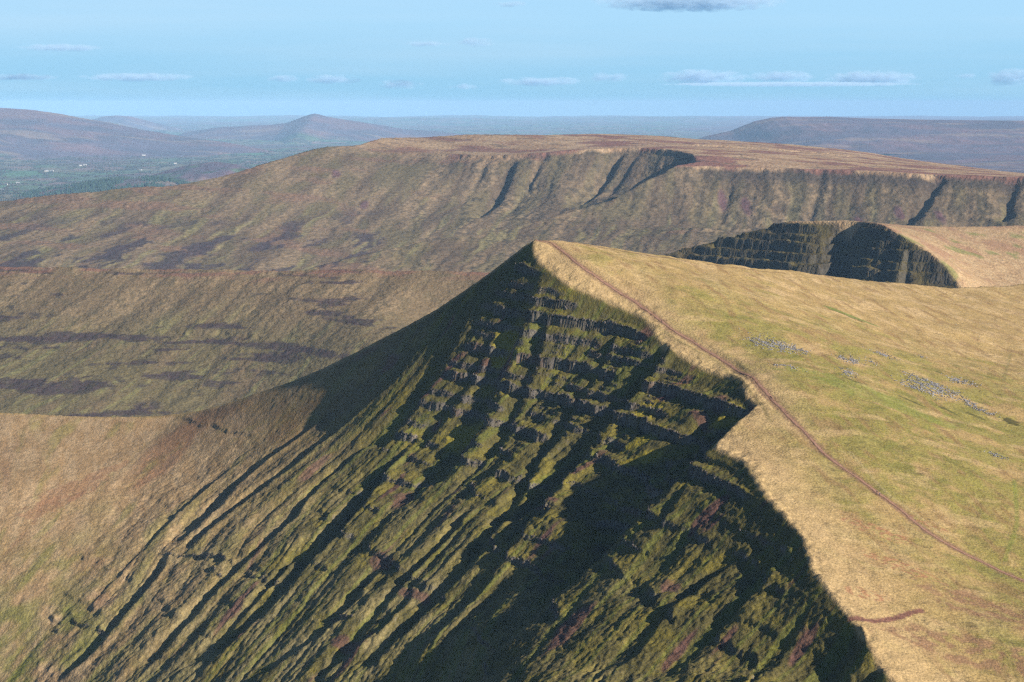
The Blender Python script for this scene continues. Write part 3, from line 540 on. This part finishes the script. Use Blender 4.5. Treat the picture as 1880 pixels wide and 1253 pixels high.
def Hr2(x, y):
    p = coarse(P2, x, y); a = coarse(A2, x, y); b = coarse(B2, x, y)
    d, sg, zc, _ = crest(crest2, x, y)
    S = np.where(sg > 0, zc+.8*d, zc-.62*d); t = smax(a, smin(b, S, 6), 8)
    steep = sm(-350, -60, x); dep = p-t
    u = x-.2*y+10*perlin(x/90, y/90, 301)
    k = sm(0, 25, dep)*(.35+.65*steep)
    z = t+k*(3.5*perlin(u/75, y/900, 302)+3*(np.sqrt(np.abs(perlin(u/42, y/700, 303)))-.5)+2*(np.sqrt(np.abs(perlin(u/19, y/400, 304)))-.5))+3*fbm(x/130, y/200, 3, 305)*sm(0, 40, dep)
    gl = np.zeros(x.shape)
    for w_, d_, P_ in ESC:
        dd, s_, g_ = polyd(P_, x, y, 70, True); ww = w_*np.where(g_ > 0, .9, 1.8)*(1+.25*perlin(x/40, y/40, 306)); q = sm(-.01, .05, s_)*sm(1.01, .8, s_); z = z-q*d_*np.exp(-(dd/ww)**2); gl = np.maximum(gl, q*np.exp(-(dd/ww)**2))
    q0 = p-z+3*perlin(x/16, y/16, 307)+3.*perlin(x/7, y/9, 308)       # a craggy lip below the rim
    crag = steep*sm(-.35, .1, fbm(u/110, y*0, 3, 309)+.5*sm(330, 600, x))
    z = z-crag*7*(np.clip(q0/4, 0, 1)-np.clip(q0/30, 0, 1))
    for i, dv in enumerate((32, 58)):
        q = z+.01*x-730+dv+4*perlin(x/20, y/20, 311+i); z = z+steep*sm(0, .3, fbm(x/90, y/90, 3, 313+i))*5*(np.clip(q/3+.5, 0, 1)-.5-np.clip(q/26, -.5, .5))*sm(4, 20, dep)
    z = z+1.3*perlin(x/11, y/14, 315)*sm(0, 8, dep)
    pz = p+2.*fbm(x/140, y/140, 4, 316)
    d3, s3, g3 = polyd(SC2, x, y, 220, True); pz = pz+sm(0, .1, s3)*sm(1, .9, s3)*9*(np.clip(g3*d3/14, -.5, .5)-np.clip(g3*d3/150, -.5, .5))
    z = smin(pz, z, 4)
    yc = np.interp(x, sk2[:, 0], sk2[:, 1]); zc = np.interp(x, sk2[:, 0], sk2[:, 2])
    z = smin(z, zc-.3*(y-yc)+np.where(y < yc, (yc-y)*2, 0), 6)
    return np.maximum(z, 400), dict(dep=dep, u=u, steep=steep, gl=gl, crest=yc-y)
SC2 = smooth_line(pts([(1250,268,5150),(1330,269,5120),(1420,273,5080),(1500,279,5050),(1580,290,5000)]), 30.)
def Cr2(x, y, z, sl, A_, zx_):
    u = A_['u']; n1 = fbm(x/300, y/300, 4, 341); n2 = fbm(u/60, y/420, 4, 342); n3 = fbm(x/24, y/30, 3, 343)
    c = lerp(np.array((.125,.09,.058)), np.array((.25,.182,.11)), sm(-.35, .35, n2+.3*n3))
    c = lerp(c, np.array((.145,.122,.06)), sm(-.1, .35, fbm(u/45, y/250, 4, 344)+.1*n1)*.65)
    c = lerp(c, np.array((.25,.225,.10)), sm(.15, .45, fbm(u/28, y/400, 3, 345))*.6*sm(720, 620, z))
    c = lerp(c, np.array((.21,.125,.085)), sm(.1, .4, fbm(x/200, y/120, 4, 346)-.4*A_['steep']+.3*sm(100, 20, A_['crest']))*.7)
    c = lerp(c, np.array((.06,.043,.055)), sm(.14, .32, fbm(u/60, z/30, 5, 347)+.22*n3+.16*sm(640, 570, z)-.6*A_['steep'])*.85*sm(680, 610, z))
    c = lerp(c, np.array((.045,.04,.03)), sm(.0, .45, n3+.4*n2+.15*sm(100, 500, x))*.6*(.4+.6*A_['steep']))
    c = lerp(c, np.array((.10,.085,.065)), sm(.8, 1.5, sl)*.8)
    c = lerp(c, np.array((.055,.045,.045)), A_['steep']*sm(34, 14, A_['dep']+10*n3)*sm(330, 500, x-.0*y)*.6)
    for (cx, cy, D_) in ((1327,350,4180),(1578,394,4030),(1650,378,4050),(1726,398,3990),(1370,357,4150),(617,305,4600),(668,355,4400)):
        p_ = at(cx, cy, D_); c = lerp(c, np.array((.12,.06,.075)), sm(1.3, .6, np.hypot((x-p_[0])/10, (y-p_[1])/32)+.4*n3)*.8)
    pm = sm(5+38*sm(250, -250, x), 0, A_['dep']+(3+22*sm(250, -250, x))*n3)*(1-.35*sm(250, -250, x))
    st = fbm(x/110, y/90, 5, 348)
    pc = lerp(np.array((.36,.235,.14)), np.array((.44,.31,.19)), sm(-.3, .3, st)); pc = lerp(pc, np.array((.21,.085,.075)), sm(.0, .22, fbm(x/170, y/110, 5, 349)+  .16*sm(220, 60, A_['dep']*0+(y-np.interp(x, rim2b[:, 0], rim2b[:, 1])))*(x > 250))*.8)
    pc = lerp(pc, np.array((.09,.06,.05)), sm(.3, .45, fbm(x/70, y/30, 4, 350))*.7)
    c = lerp(c, pc, pm)
    return c*(1+.2*perlin(x/6, y/9, 351))[..., None]
m_far2 = attr_mat('moor_grass_distant', 1., ((.12, 3.5, 4),), ((.1, .3, 5, (1, 1, 1)),))
moor = layer('moorland', Hr2, Cr2, m_far2, wide(-.285, .30, 680, .48), rows([(3350, 3900, 9, 6), (3900, 4750, 4.2, 4.2), (4750, 5700, 12, 14), (5700, 6600, 20, 60)]))

# ------------------------------------------------------------------ far country: lowland, hills, woods, farms
lowp = []
for px in range(-500, 2500, 250):
    r_ = max(0, min(1, (px-1150)/250.))
    for py, D in ((372,9800),(350,11500),(325,13500),(300,16000),(280,19000),(264,23000),(250,28500),(238,35000),(225,45000),(214,62000)):
        if r_ > .5: py = {372:345,350:325,325:305,300:288,280:272,264:258,250:246}.get(py, py)
        if r_ > .5 and D > 19000 and D < 40000: continue
        lowp.append(at(px, py, D))
LW = TPS(lowp, 1e-4)
def Hlow(x, y):
    z = coarse(LW, x, y, 3); f = sm(9000, 14000, y)
    return np.maximum(z+45*fbm(x/2600, y/3400, 4, 401)+12*fbm(x/600, y/700, 3, 402)*sm(45000, 20000, y)+60*sm(30000, 50000, y)*np.abs(fbm(x/7000, y/9000, 3, 403)), 350), {}
def field_cells(x, y, sc, s):
    """irregular fields: nearest of jittered cell centres; returns a number per field and the distance to its edge"""
    wx = x/sc+.35*perlin(x/sc/1.7, y/sc/1.7, s); wy = y/sc+.35*perlin(x/sc/1.7, y/sc/1.7, s+1)
    ix = np.floor(wx).astype(np.int64); iy = np.floor(wy).astype(np.int64); d1_ = np.full(x.shape, 9.); d2_ = np.full(x.shape, 9.); idn = np.zeros(x.shape)
    rr = np.random.RandomState(s).rand(3, 65536)
    for a_ in (-1, 0, 1):
        for b_ in (-1, 0, 1):
            k = ((ix+a_) & 255)+(((iy+b_) & 255) << 8); d = np.hypot(ix+a_+.5+.8*(rr[0][k]-.5)-wx, iy+b_+.5+.8*(rr[1][k]-.5)-wy)
            m = d < d1_; d2_ = np.where(m, d1_, np.minimum(d2_, d)); idn = np.where(m, rr[2][k], idn); d1_ = np.where(m, d, d1_)
    return idn, (d2_-d1_)*sc
def farcol(x, y, heath, woods=0.):
    """fields below, rough grazing and heather above (heath 0..1)"""
    idn, e = field_cells(x, y, 330., 411); n = fbm(x/700, y/900, 4, 413); n2 = fbm(x/160, y/260, 3, 414)
    c = np.where((idn < .45)[..., None], np.array((.11,.16,.08)), np.array((.19,.17,.11))); c = np.where((idn > .8)[..., None], np.array((.22,.15,.13)), c); c = np.where((idn < .15)[..., None], np.array((.10,.20,.09)), c)
    c = lerp(c, np.array((.045,.055,.035)), sm(26, 10, e))
    c = lerp(c, np.array((.05,.06,.035)), sm(.12, .3, n2+.25*n+woods)*.85)
    h = lerp(np.array((.19,.10,.105)), np.array((.12,.085,.12)), sm(-.3, .3, fbm(x/900, y/700, 4, 415))); h = lerp(h, np.array((.075,.055,.075)), sm(0, .4, n)*.7); h = lerp(h, np.array((.33,.22,.14)), sm(.2, .45, fbm(x/1300, y/350, 3, 416))*.5)
    return lerp(c, h, np.clip(heath, 0, 1))
m_dist = attr_mat('distant_country', 1., ((.02, 12., 3),), ((.012, .2, 4, (1, 1, 1)),))
def Clow(x, y, z, sl, A_, zx_):
    right = sm(.075, .12, x/y)
    c = farcol(x, y, np.clip(sm(.05, .35, fbm(x/2500, y/2500, 3, 417))*.7+right, 0, 1))
    c = lerp(c, np.array((.50,.40,.27)), right*sm(900, 300, np.abs(y-(17300+.15*x)))*sm(2500, 1200, np.abs(x-3350))*sm(-.3, .1, fbm(x/700, y/200, 3, 418))*.8)  # pale sunlit band across the right-hand moor, the sunlight painted into its colour
    return lerp(c, np.array((.04,.06,.035)), sm(1.2, .8, np.hypot((x-2190)/160, (y-10300)/120)+.2*fbm(x/90, y/90, 2, 419)))
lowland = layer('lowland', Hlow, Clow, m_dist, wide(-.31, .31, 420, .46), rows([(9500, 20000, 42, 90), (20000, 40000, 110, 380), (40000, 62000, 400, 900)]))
def hill(name, cpts, sf, sb, depth, amp, heathf, a0, a1, nc, sr, pw=1., woods=0.):
    cp = pts(cpts); x0, x1 = cp[0, 0], cp[-1, 0]
    def Hh(x, y):
        yc = np.interp(x, cp[:, 0], cp[:, 1]); zc = np.interp(x, cp[:, 0], cp[:, 2]); d = yc-y
        end = np.maximum(0, np.maximum(x0-x, x-x1))
        z = zc-np.where(d > 0, sf*depth*.5*((np.maximum(d, 0)/depth*2)**pw), -sb*d)-.25*end
        z = z+amp*fbm(x/(amp*22), y/(amp*30), 4, int(abs(cpts[0][0]))+7)*sm(0, depth*.3, np.abs(d))-amp*.8*np.abs(perlin(x/(amp*14), y/(amp*60), 421))*sm(0, depth*.3, d)
        return np.maximum(z, 352), dict(d=d)
    ym = cp[:, 1].mean(); Xa = np.linspace(a0, a1, nc)
    return layer(name, Hh, lambda x, y, z, sl, A_, zx_: farcol(x, y, heathf(x, y, z, A_['d']), woods), m_dist, Xa, rows([(ym-depth, ym+depth*.12, sr, sr), (ym+depth*.12, ym+depth*.5, sr*3, sr*5)]))
hill('hill', [(-400,235,20500),(-200,212,20500),(-100,202,20500),(0,198,20500),(60,202,20500),(110,209,20400),(150,217,20300),(200,225,20200),(250,236,20000),(330,250,19700),(420,262,19300),(500,278,19000)], .085, .12, 6500, 26, lambda x, y, z, d: sm(3600, 2900, d+500*fbm(x/900, y/900, 3, 431)), -.30, -.10, 230, 50)
hill('hill', [(300,258,26000),(340,243,26000),(400,234,26000),(450,231,26000),(500,229,26000),(525,226,26000),(545,219,26000),(560,213,26000),(572,209.5,26000),(577,208.5,26000),(584,209.5,26000),(600,214,26000),(620,218,26000),(650,222,26000),(700,230,26000),(740,237,26000),(800,241,26200),(870,249,26400),(930,258,26500)], .11, .12, 7000, 24, lambda x, y, z, d: sm(2300, 1500, d+600*fbm(x/900, y/900, 3, 432)), -.19, .0, 230, 60, .85)
hill('hill', [(1260,262,19000),(1300,249,19000),(1340,241,19000),(1362,232,19000),(1385,223,19000),(1415,216.5,19000),(1440,214.5,19000),(1470,215.5,19000),(1520,214.5,19000),(1600,218,19000),(1700,220,19000),(1880,222,19000),(2200,226,19000)], .09, .12, 3000, 14, lambda x, y, z, d: np.ones_like(x), .07, .31, 260, 45)
hill('hill', [(140,231,34000),(165,221,34000),(190,214,34000),(215,212,34000),(240,214,34000),(270,222,34000),(310,232,34000)], .09, .1, 5000, 14, lambda x, y, z, d: sm(1500, 900, d), -.23, -.16, 80, 120)
hill('hill', [(500,226,44000),(620,219,44000),(760,216,44500),(900,218,45000),(1000,222,45000)], .05, .1, 5000, 14, lambda x, y, z, d: np.zeros_like(x)+.2, -.125, .02, 90, 160)
hill('hill', [(900,222,50000),(1050,216.5,50000),(1200,214.5,50000),(1330,217,50000),(1500,221,50000)], .05, .1, 5000, 14, lambda x, y, z, d: np.zeros_like(x)+.2, -.01, .16, 90, 160)
knoll_c = [(230,340,11800),(270,325,11700),(310,312,11700),(350,302,11700),(395,297,11700),(430,301,11600),(470,313,11500),(540,335,11500)]
hill('hill', knoll_c, .16, .15, 1500, 9, lambda x, y, z, d: sm(-.3, .1, fbm(x/200, y/200, 3, 434)), -.20, -.10, 130, 16, woods=.25)
wood_c = [(0,372,10400),(60,354,10400),(130,342,10400),(200,331,10400),(260,327,10400),(310,331,10400),(360,342,10400),(420,360,10400)]
hill('hill', wood_c, .17, .15, 1300, 5, lambda x, y, z, d: np.ones_like(x)*.6, -.265, -.13, 120, 16, woods=.3)
# conifers standing on that last hill, and hedgerow trees in the fields
rnd = np.random.RandomState(5)
def scatter(name, P_, kind_cone, hmin, hmax, mat, cols, wide=.28):
    n = len(P_); k = 6; an = np.arange(k)*2*math.pi/k; h = hmin+(hmax-hmin)*rnd.rand(n); rr = h*wide*(.8+.4*rnd.rand(n))
    if kind_cone:
        ring = np.stack([np.cos(an), np.sin(an), np.zeros(k)+.08], 1); U = np.vstack([ring, [[0, 0, 1]]]); Fu = np.array([[i, (i+1) % k, k] for i in range(k)])
    else:
        ring = np.stack([np.cos(an), np.sin(an), np.zeros(k)+.5], 1); U = np.vstack([ring, [[0, 0, 1.]], [[0, 0, -.1]]]); Fu = np.array([[i, (i+1) % k, k] for i in range(k)]+[[(i+1) % k, i, k+1] for i in range(k)])
    jit = 1+.25*(rnd.rand(n, len(U), 3)-.5)
    Vv = (U[None]*np.stack([rr, rr, h], 1)[:, None]*jit+P_[:, None]).reshape(-1, 3); Fv = (Fu[None]+np.arange(n)[:, None, None]*len(U)).reshape(-1, 3)
    cc = np.repeat(cols[rnd.randint(0, len(cols), n)], len(U), 0)
    o = mesh_np(name, Vv, Fv, mat, cc, False); o['kind'] = 'stuff'; return o
def ground_z(x, y, layers_):
    return np.max([f(x, y) for f in layers_], 0)
def hillz(cpts, sf, sb, amp, depth, pw=1.):
    cp = pts(cpts)
    def f(x, y):
        yc = np.interp(x, cp[:, 0], cp[:, 1]); zc = np.interp(x, cp[:, 0], cp[:, 2]); d = yc-y
        z = zc-np.where(d > 0, sf*depth*.5*((np.maximum(d, 0)/depth*2)**pw), -sb*d)
        return z+amp*fbm(x/(amp*22), y/(amp*30), 4, int(abs(cpts[0][0]))+7)*sm(0, depth*.3, np.abs(d))-amp*.8*np.abs(perlin(x/(amp*14), y/(amp*60), 421))*sm(0, depth*.3, d)
    return f
woodz = hillz(wood_c, .17, .15, 5, 1300); knollz = hillz(knoll_c, .16, .15, 9, 1500); lowz = lambda x, y: Hlow(x, y)[0]
N_ = 26000; wx_ = rnd.uniform(-2700, -1500, N_); wy_ = rnd.uniform(9300, 10700, N_)
keep = (fbm(wx_/260, wy_/200, 3, 441)+.25*sm(-2000, -1800, wx_)+.2*sm(9900, 10300, wy_) > .16); wx_, wy_ = wx_[keep][:7000], wy_[keep][:7000]
m_tree = attr_mat('conifer_foliage', 1., (), ((.2, .3, 2, (1, 1, 1)),))
scatter('conifer_wood', np.stack([wx_, wy_, woodz(wx_, wy_)-.5], 1), True, 12, 24, m_tree, np.array([(.03,.055,.03),(.04,.06,.03),(.035,.07,.045)]))['label'] = 'dark conifer plantation on the low hill at the far left edge of the moor'
N_ = 90000; hx = rnd.uniform(-.30, .06, N_); hy = 10000*np.exp(rnd.rand(N_)*math.log(2.)); hx = hx*hy
_, e_ = field_cells(hx, hy, 330., 411); n2_ = fbm(hx/160, hy/260, 3, 414)+.25*fbm(hx/700, hy/900, 4, 413)
keep = ((e_ < 9) & (rnd.rand(N_) < .8)) | (n2_ > .24) & (rnd.rand(N_) < .35); hx, hy = hx[keep][:11000], hy[keep][:11000]
h_hill = hillz([(-400,235,20500),(-200,212,20500),(-100,202,20500),(0,198,20500),(60,202,20500),(110,209,20400),(150,217,20300),(200,225,20200),(250,236,20000),(330,250,19700),(420,262,19300),(500,278,19000)], .085, .12, 26, 6500)
zz_ = np.maximum(lowz(hx, hy), 352)
scatter('hedgerow_trees', np.stack([hx, hy, zz_-.5], 1), False, 7, 14, m_tree, np.array([(.07,.06,.045),(.06,.065,.04),(.085,.07,.05)]), .6)['label'] = 'hedgerow trees and small woods between the valley fields at the far left'
m_white = flat_mat('whitewash', (.50,.49,.46)); m_slate = flat_mat('slate_roof', (.14,.14,.16)); m_glass = flat_mat('window_glass', (.05,.06,.07), .2)
def box_v(x0, x1, y0, y1, z0, z1):
    return [(x0,y0,z0),(x1,y0,z0),(x1,y1,z0),(x0,y1,z0),(x0,y0,z1),(x1,y0,z1),(x1,y1,z1),(x0,y1,z1)], [(0,3,2,1),(4,5,6,7),(0,1,5,4),(1,2,6,5),(2,3,7,6),(3,0,4,7)]
def add_mesh(name, V_, F_, mat, parent=None):
    me = bpy.data.meshes.new(name); me.from_pydata([tuple(v) for v in V_], [], F_); me.materials.append(mat); me.update()
    o = bpy.data.objects.new(name, me); C.collection.objects.link(o); o.parent = parent; return o
def farmhouse(px, py, L, W, Hh, rz, label):
    c = hit(lambda x, y: np.max([lowz(x, y), woodz(x, y)-1e9*(y > 11500), h_hill(x, y)], 0), px, py, 9700, 19000, 3000)
    t = thing('farmhouse', label, 'farmhouse', (c[0], c[1], c[2]-.5), rz, 'white farms in the far valley')
    V_, F_ = box_v(-L/2, L/2, -W/2, W/2, -2, Hh); add_mesh('wall', V_+[(-L/2,0,Hh+W*.42),(L/2,0,Hh+W*.42)], F_+[(4,8,7),(5,6,9)], m_white, t)
    a = [(-L/2-.4,-W/2-.4,Hh-.15),(L/2+.4,-W/2-.4,Hh-.15),(L/2+.4,0,Hh+W*.45),(-L/2-.4,0,Hh+W*.45),(L/2+.4,W/2+.4,Hh-.15),(-L/2-.4,W/2+.4,Hh-.15)]
    b = [(p[0], p[1], p[2]+.3) for p in a]
    rf = add_mesh('roof', a+b, [(6,7,8,9),(9,8,10,11),(0,3,2,1),(3,5,4,2),(0,1,7,6),(4,5,11,10),(1,2,8,7),(2,4,10,8),(3,0,6,9),(5,3,9,11)], m_slate, t)
    V_, F_ = box_v(-L/2+.3, -L/2+1.5, -.6, .6, Hh+W*.3, Hh+W*.45+1.6); add_mesh('chimney', V_, F_, m_white, rf)
    for i in range(3):
        x0 = -L/2+L*(.2+.3*i); V_, F_ = box_v(x0-.5, x0+.5, -W/2-.03, -W/2+.1, Hh*.45, Hh*.75); add_mesh('window', V_, F_, m_glass, t)
for a in ((3,350,22,9,6,.3,'white farmhouse at the very left edge of the photo, on the valley floor'),(11,340,20,9,6,-.2,'white farmhouse just right of the one at the left edge'),(33,337,24,9,6,.1,'small white farmhouse left of the conifer wood'),(85,315,34,10,6,.2,'left half of the long pair of white farm buildings in the green fields'),(95,315,26,10,6,-.1,'right half of the long pair of white farm buildings in the green fields'),(148,305,20,9,6,.4,'smaller left one of two white farmhouses above the middle of the fields'),(156,304,26,10,7,0,'larger right one of two white farmhouses above the middle of the fields'),(264,286,34,11,7,.1,'brightest white farm below the pink heather slope'),(258,313,22,9,6,-.3,'white farmhouse beside the bright green field above the wooded hill'),(322,301,22,9,6,.2,'rightmost white farmhouse, at the end of the fields behind the wooded hill')):
    farmhouse(*a)
# ------------------------------------------------------------------ ground far below and haze
V_, F_ = box_v(-30000, 30000, -2500, 62600, 340, 341)
gr = structure(add_mesh('ground', V_[4:], [(0,1,2,3)], flat_mat('ground_soil', (.12,.11,.06))))
V_, F_ = box_v(-29500, 29500, -2000, 62300, 338.9, 946)
hz = add_mesh('haze', V_, F_, bpy.data.materials.new('haze')); hz['kind'] = 'stuff'
mh = hz.data.materials[0]; mh.use_nodes = True; N = mh.node_tree.nodes; N.remove(N['Principled BSDF'])
pv = N.new('ShaderNodeVolumePrincipled'); pv.inputs['Density'].default_value = 2.4e-5; pv.inputs['Color'].default_value = (.37, .64, 1., 1); pv.inputs['Anisotropy'].default_value = -.2
mh.node_tree.links.new(pv.outputs[0], N['Material Output'].inputs['Volume'])
# ------------------------------------------------------------------ clouds, beyond the haze
m_cloud = bpy.data.materials.new('cloud_vapour'); m_cloud.use_nodes = True; t_ = m_cloud.node_tree; N = t_.nodes; N.remove(N['Principled BSDF'])
pv = N.new('ShaderNodeVolumePrincipled'); pv.inputs['Color'].default_value = (.52, .68, .84, 1); t_.links.new(pv.outputs[0], N['Material Output'].inputs['Volume'])
tc = N.new('ShaderNodeTexCoord'); ln = N.new('ShaderNodeVectorMath'); ln.operation = 'LENGTH'; t_.links.new(tc.outputs['Object'], ln.inputs[0])
ge = N.new('ShaderNodeNewGeometry'); mp = N.new('ShaderNodeMapping'); mp.inputs['Scale'].default_value = (1, 1, 2.4); t_.links.new(ge.outputs['Position'], mp.inputs['Vector'])
nz = N.new('ShaderNodeTexNoise'); nz.inputs['Scale'].default_value = .0022; nz.inputs['Detail'].default_value = 4; nz.inputs['Roughness'].default_value = .6; t_.links.new(mp.outputs[0], nz.inputs['Vector'])
m1 = N.new('ShaderNodeMath'); m1.operation = 'MULTIPLY_ADD'; m1.inputs[1].default_value = -.75; m1.inputs[2].default_value = .62; t_.links.new(ln.outputs['Value'], m1.inputs[0])
m2_ = N.new('ShaderNodeMath'); m2_.operation = 'ADD'; t_.links.new(m1.outputs[0], m2_.inputs[0]); m3 = N.new('ShaderNodeMath'); m3.operation = 'MULTIPLY_ADD'; m3.inputs[1].default_value = 2.; m3.inputs[2].default_value = -.93
t_.links.new(nz.outputs['Fac'], m3.inputs[0]); t_.links.new(m3.outputs[0], m2_.inputs[1])
mc = N.new('ShaderNodeMath'); mc.operation = 'MULTIPLY'; mc.use_clamp = False; mc.inputs[1].default_value = .005
mm = N.new('ShaderNodeMath'); mm.operation = 'MAXIMUM'; mm.inputs[1].default_value = 0; t_.links.new(m2_.outputs[0], mm.inputs[0]); t_.links.new(mm.outputs[0], mc.inputs[0]); t_.links.new(mc.outputs[0], pv.inputs['Density'])
def ico(sub):
    import bmesh
    bm = bmesh.new(); bmesh.ops.create_icosphere(bm, subdivisions=sub, radius=1.); me = bpy.data.meshes.new('cloud'); bm.to_mesh(me); bm.free(); me.materials.append(m_cloud); return me
ICO = ico(3)
for (px, py, w_, h_, lab) in ((108,88,150,13,'thin flat grey cloud low in the upper left sky'),(782,81,80,10,'small flat cloud just left of the rounded one above the moor'),(874,78,72,16,'small rounded grey cloud above the middle of the moor'),
    (1265,3,330,34,'large grey cloud cut by the top edge of the photo'),(612,146,100,16,'flat grey-blue cloud to the right above the pointed hill'),(995,150,150,16,'long flat cloud left of the small oval one near the horizon'),(1118,142,74,16,'small oval cloud between the two long clouds near the horizon'),
    (1290,142,160,26,'long bumpy cloud at the left end of the bank above the right hills'),(1435,141,120,20,'middle cloud of the bank above the right hills'),(1600,144,170,26,'white topped cloud at the right end of the bank above the right hills'),(1858,142,110,30,'cloud cut by the right edge of the photo'),
    (1450,155,440,8,'long thin cloud base under the bank above the right hills'),(250,142,200,14,'long faint cloud over the left hills'),(520,144,70,12,'small faint cloud above the slope of the pointed hill'),(735,155,80,16,'faint low cloud right of the pointed hill'),(855,160,60,12,'faint small cloud above the left end of the moor top'),(940,8,70,10,'tiny cloud at the top edge left of the large one'),(40,142,130,12,'faint cloud at the left edge above the rounded hill'),(1775,140,40,10,'tiny cloud left of the one cut by the right edge')):
    D_ = 68000+rnd.rand()*3000; c = at(px, py, D_); o = bpy.data.objects.new('cloud', ICO); C.collection.objects.link(o); o.location = c; o.scale = (w_/2/FOC*D_*1.1, w_/2/FOC*D_*.6, h_/2/FOC*D_*1.2)
    o['label'] = lab; o['category'] = 'cloud'; o['group'] = 'clouds low over the horizon'
print('all', time.time()-T0)
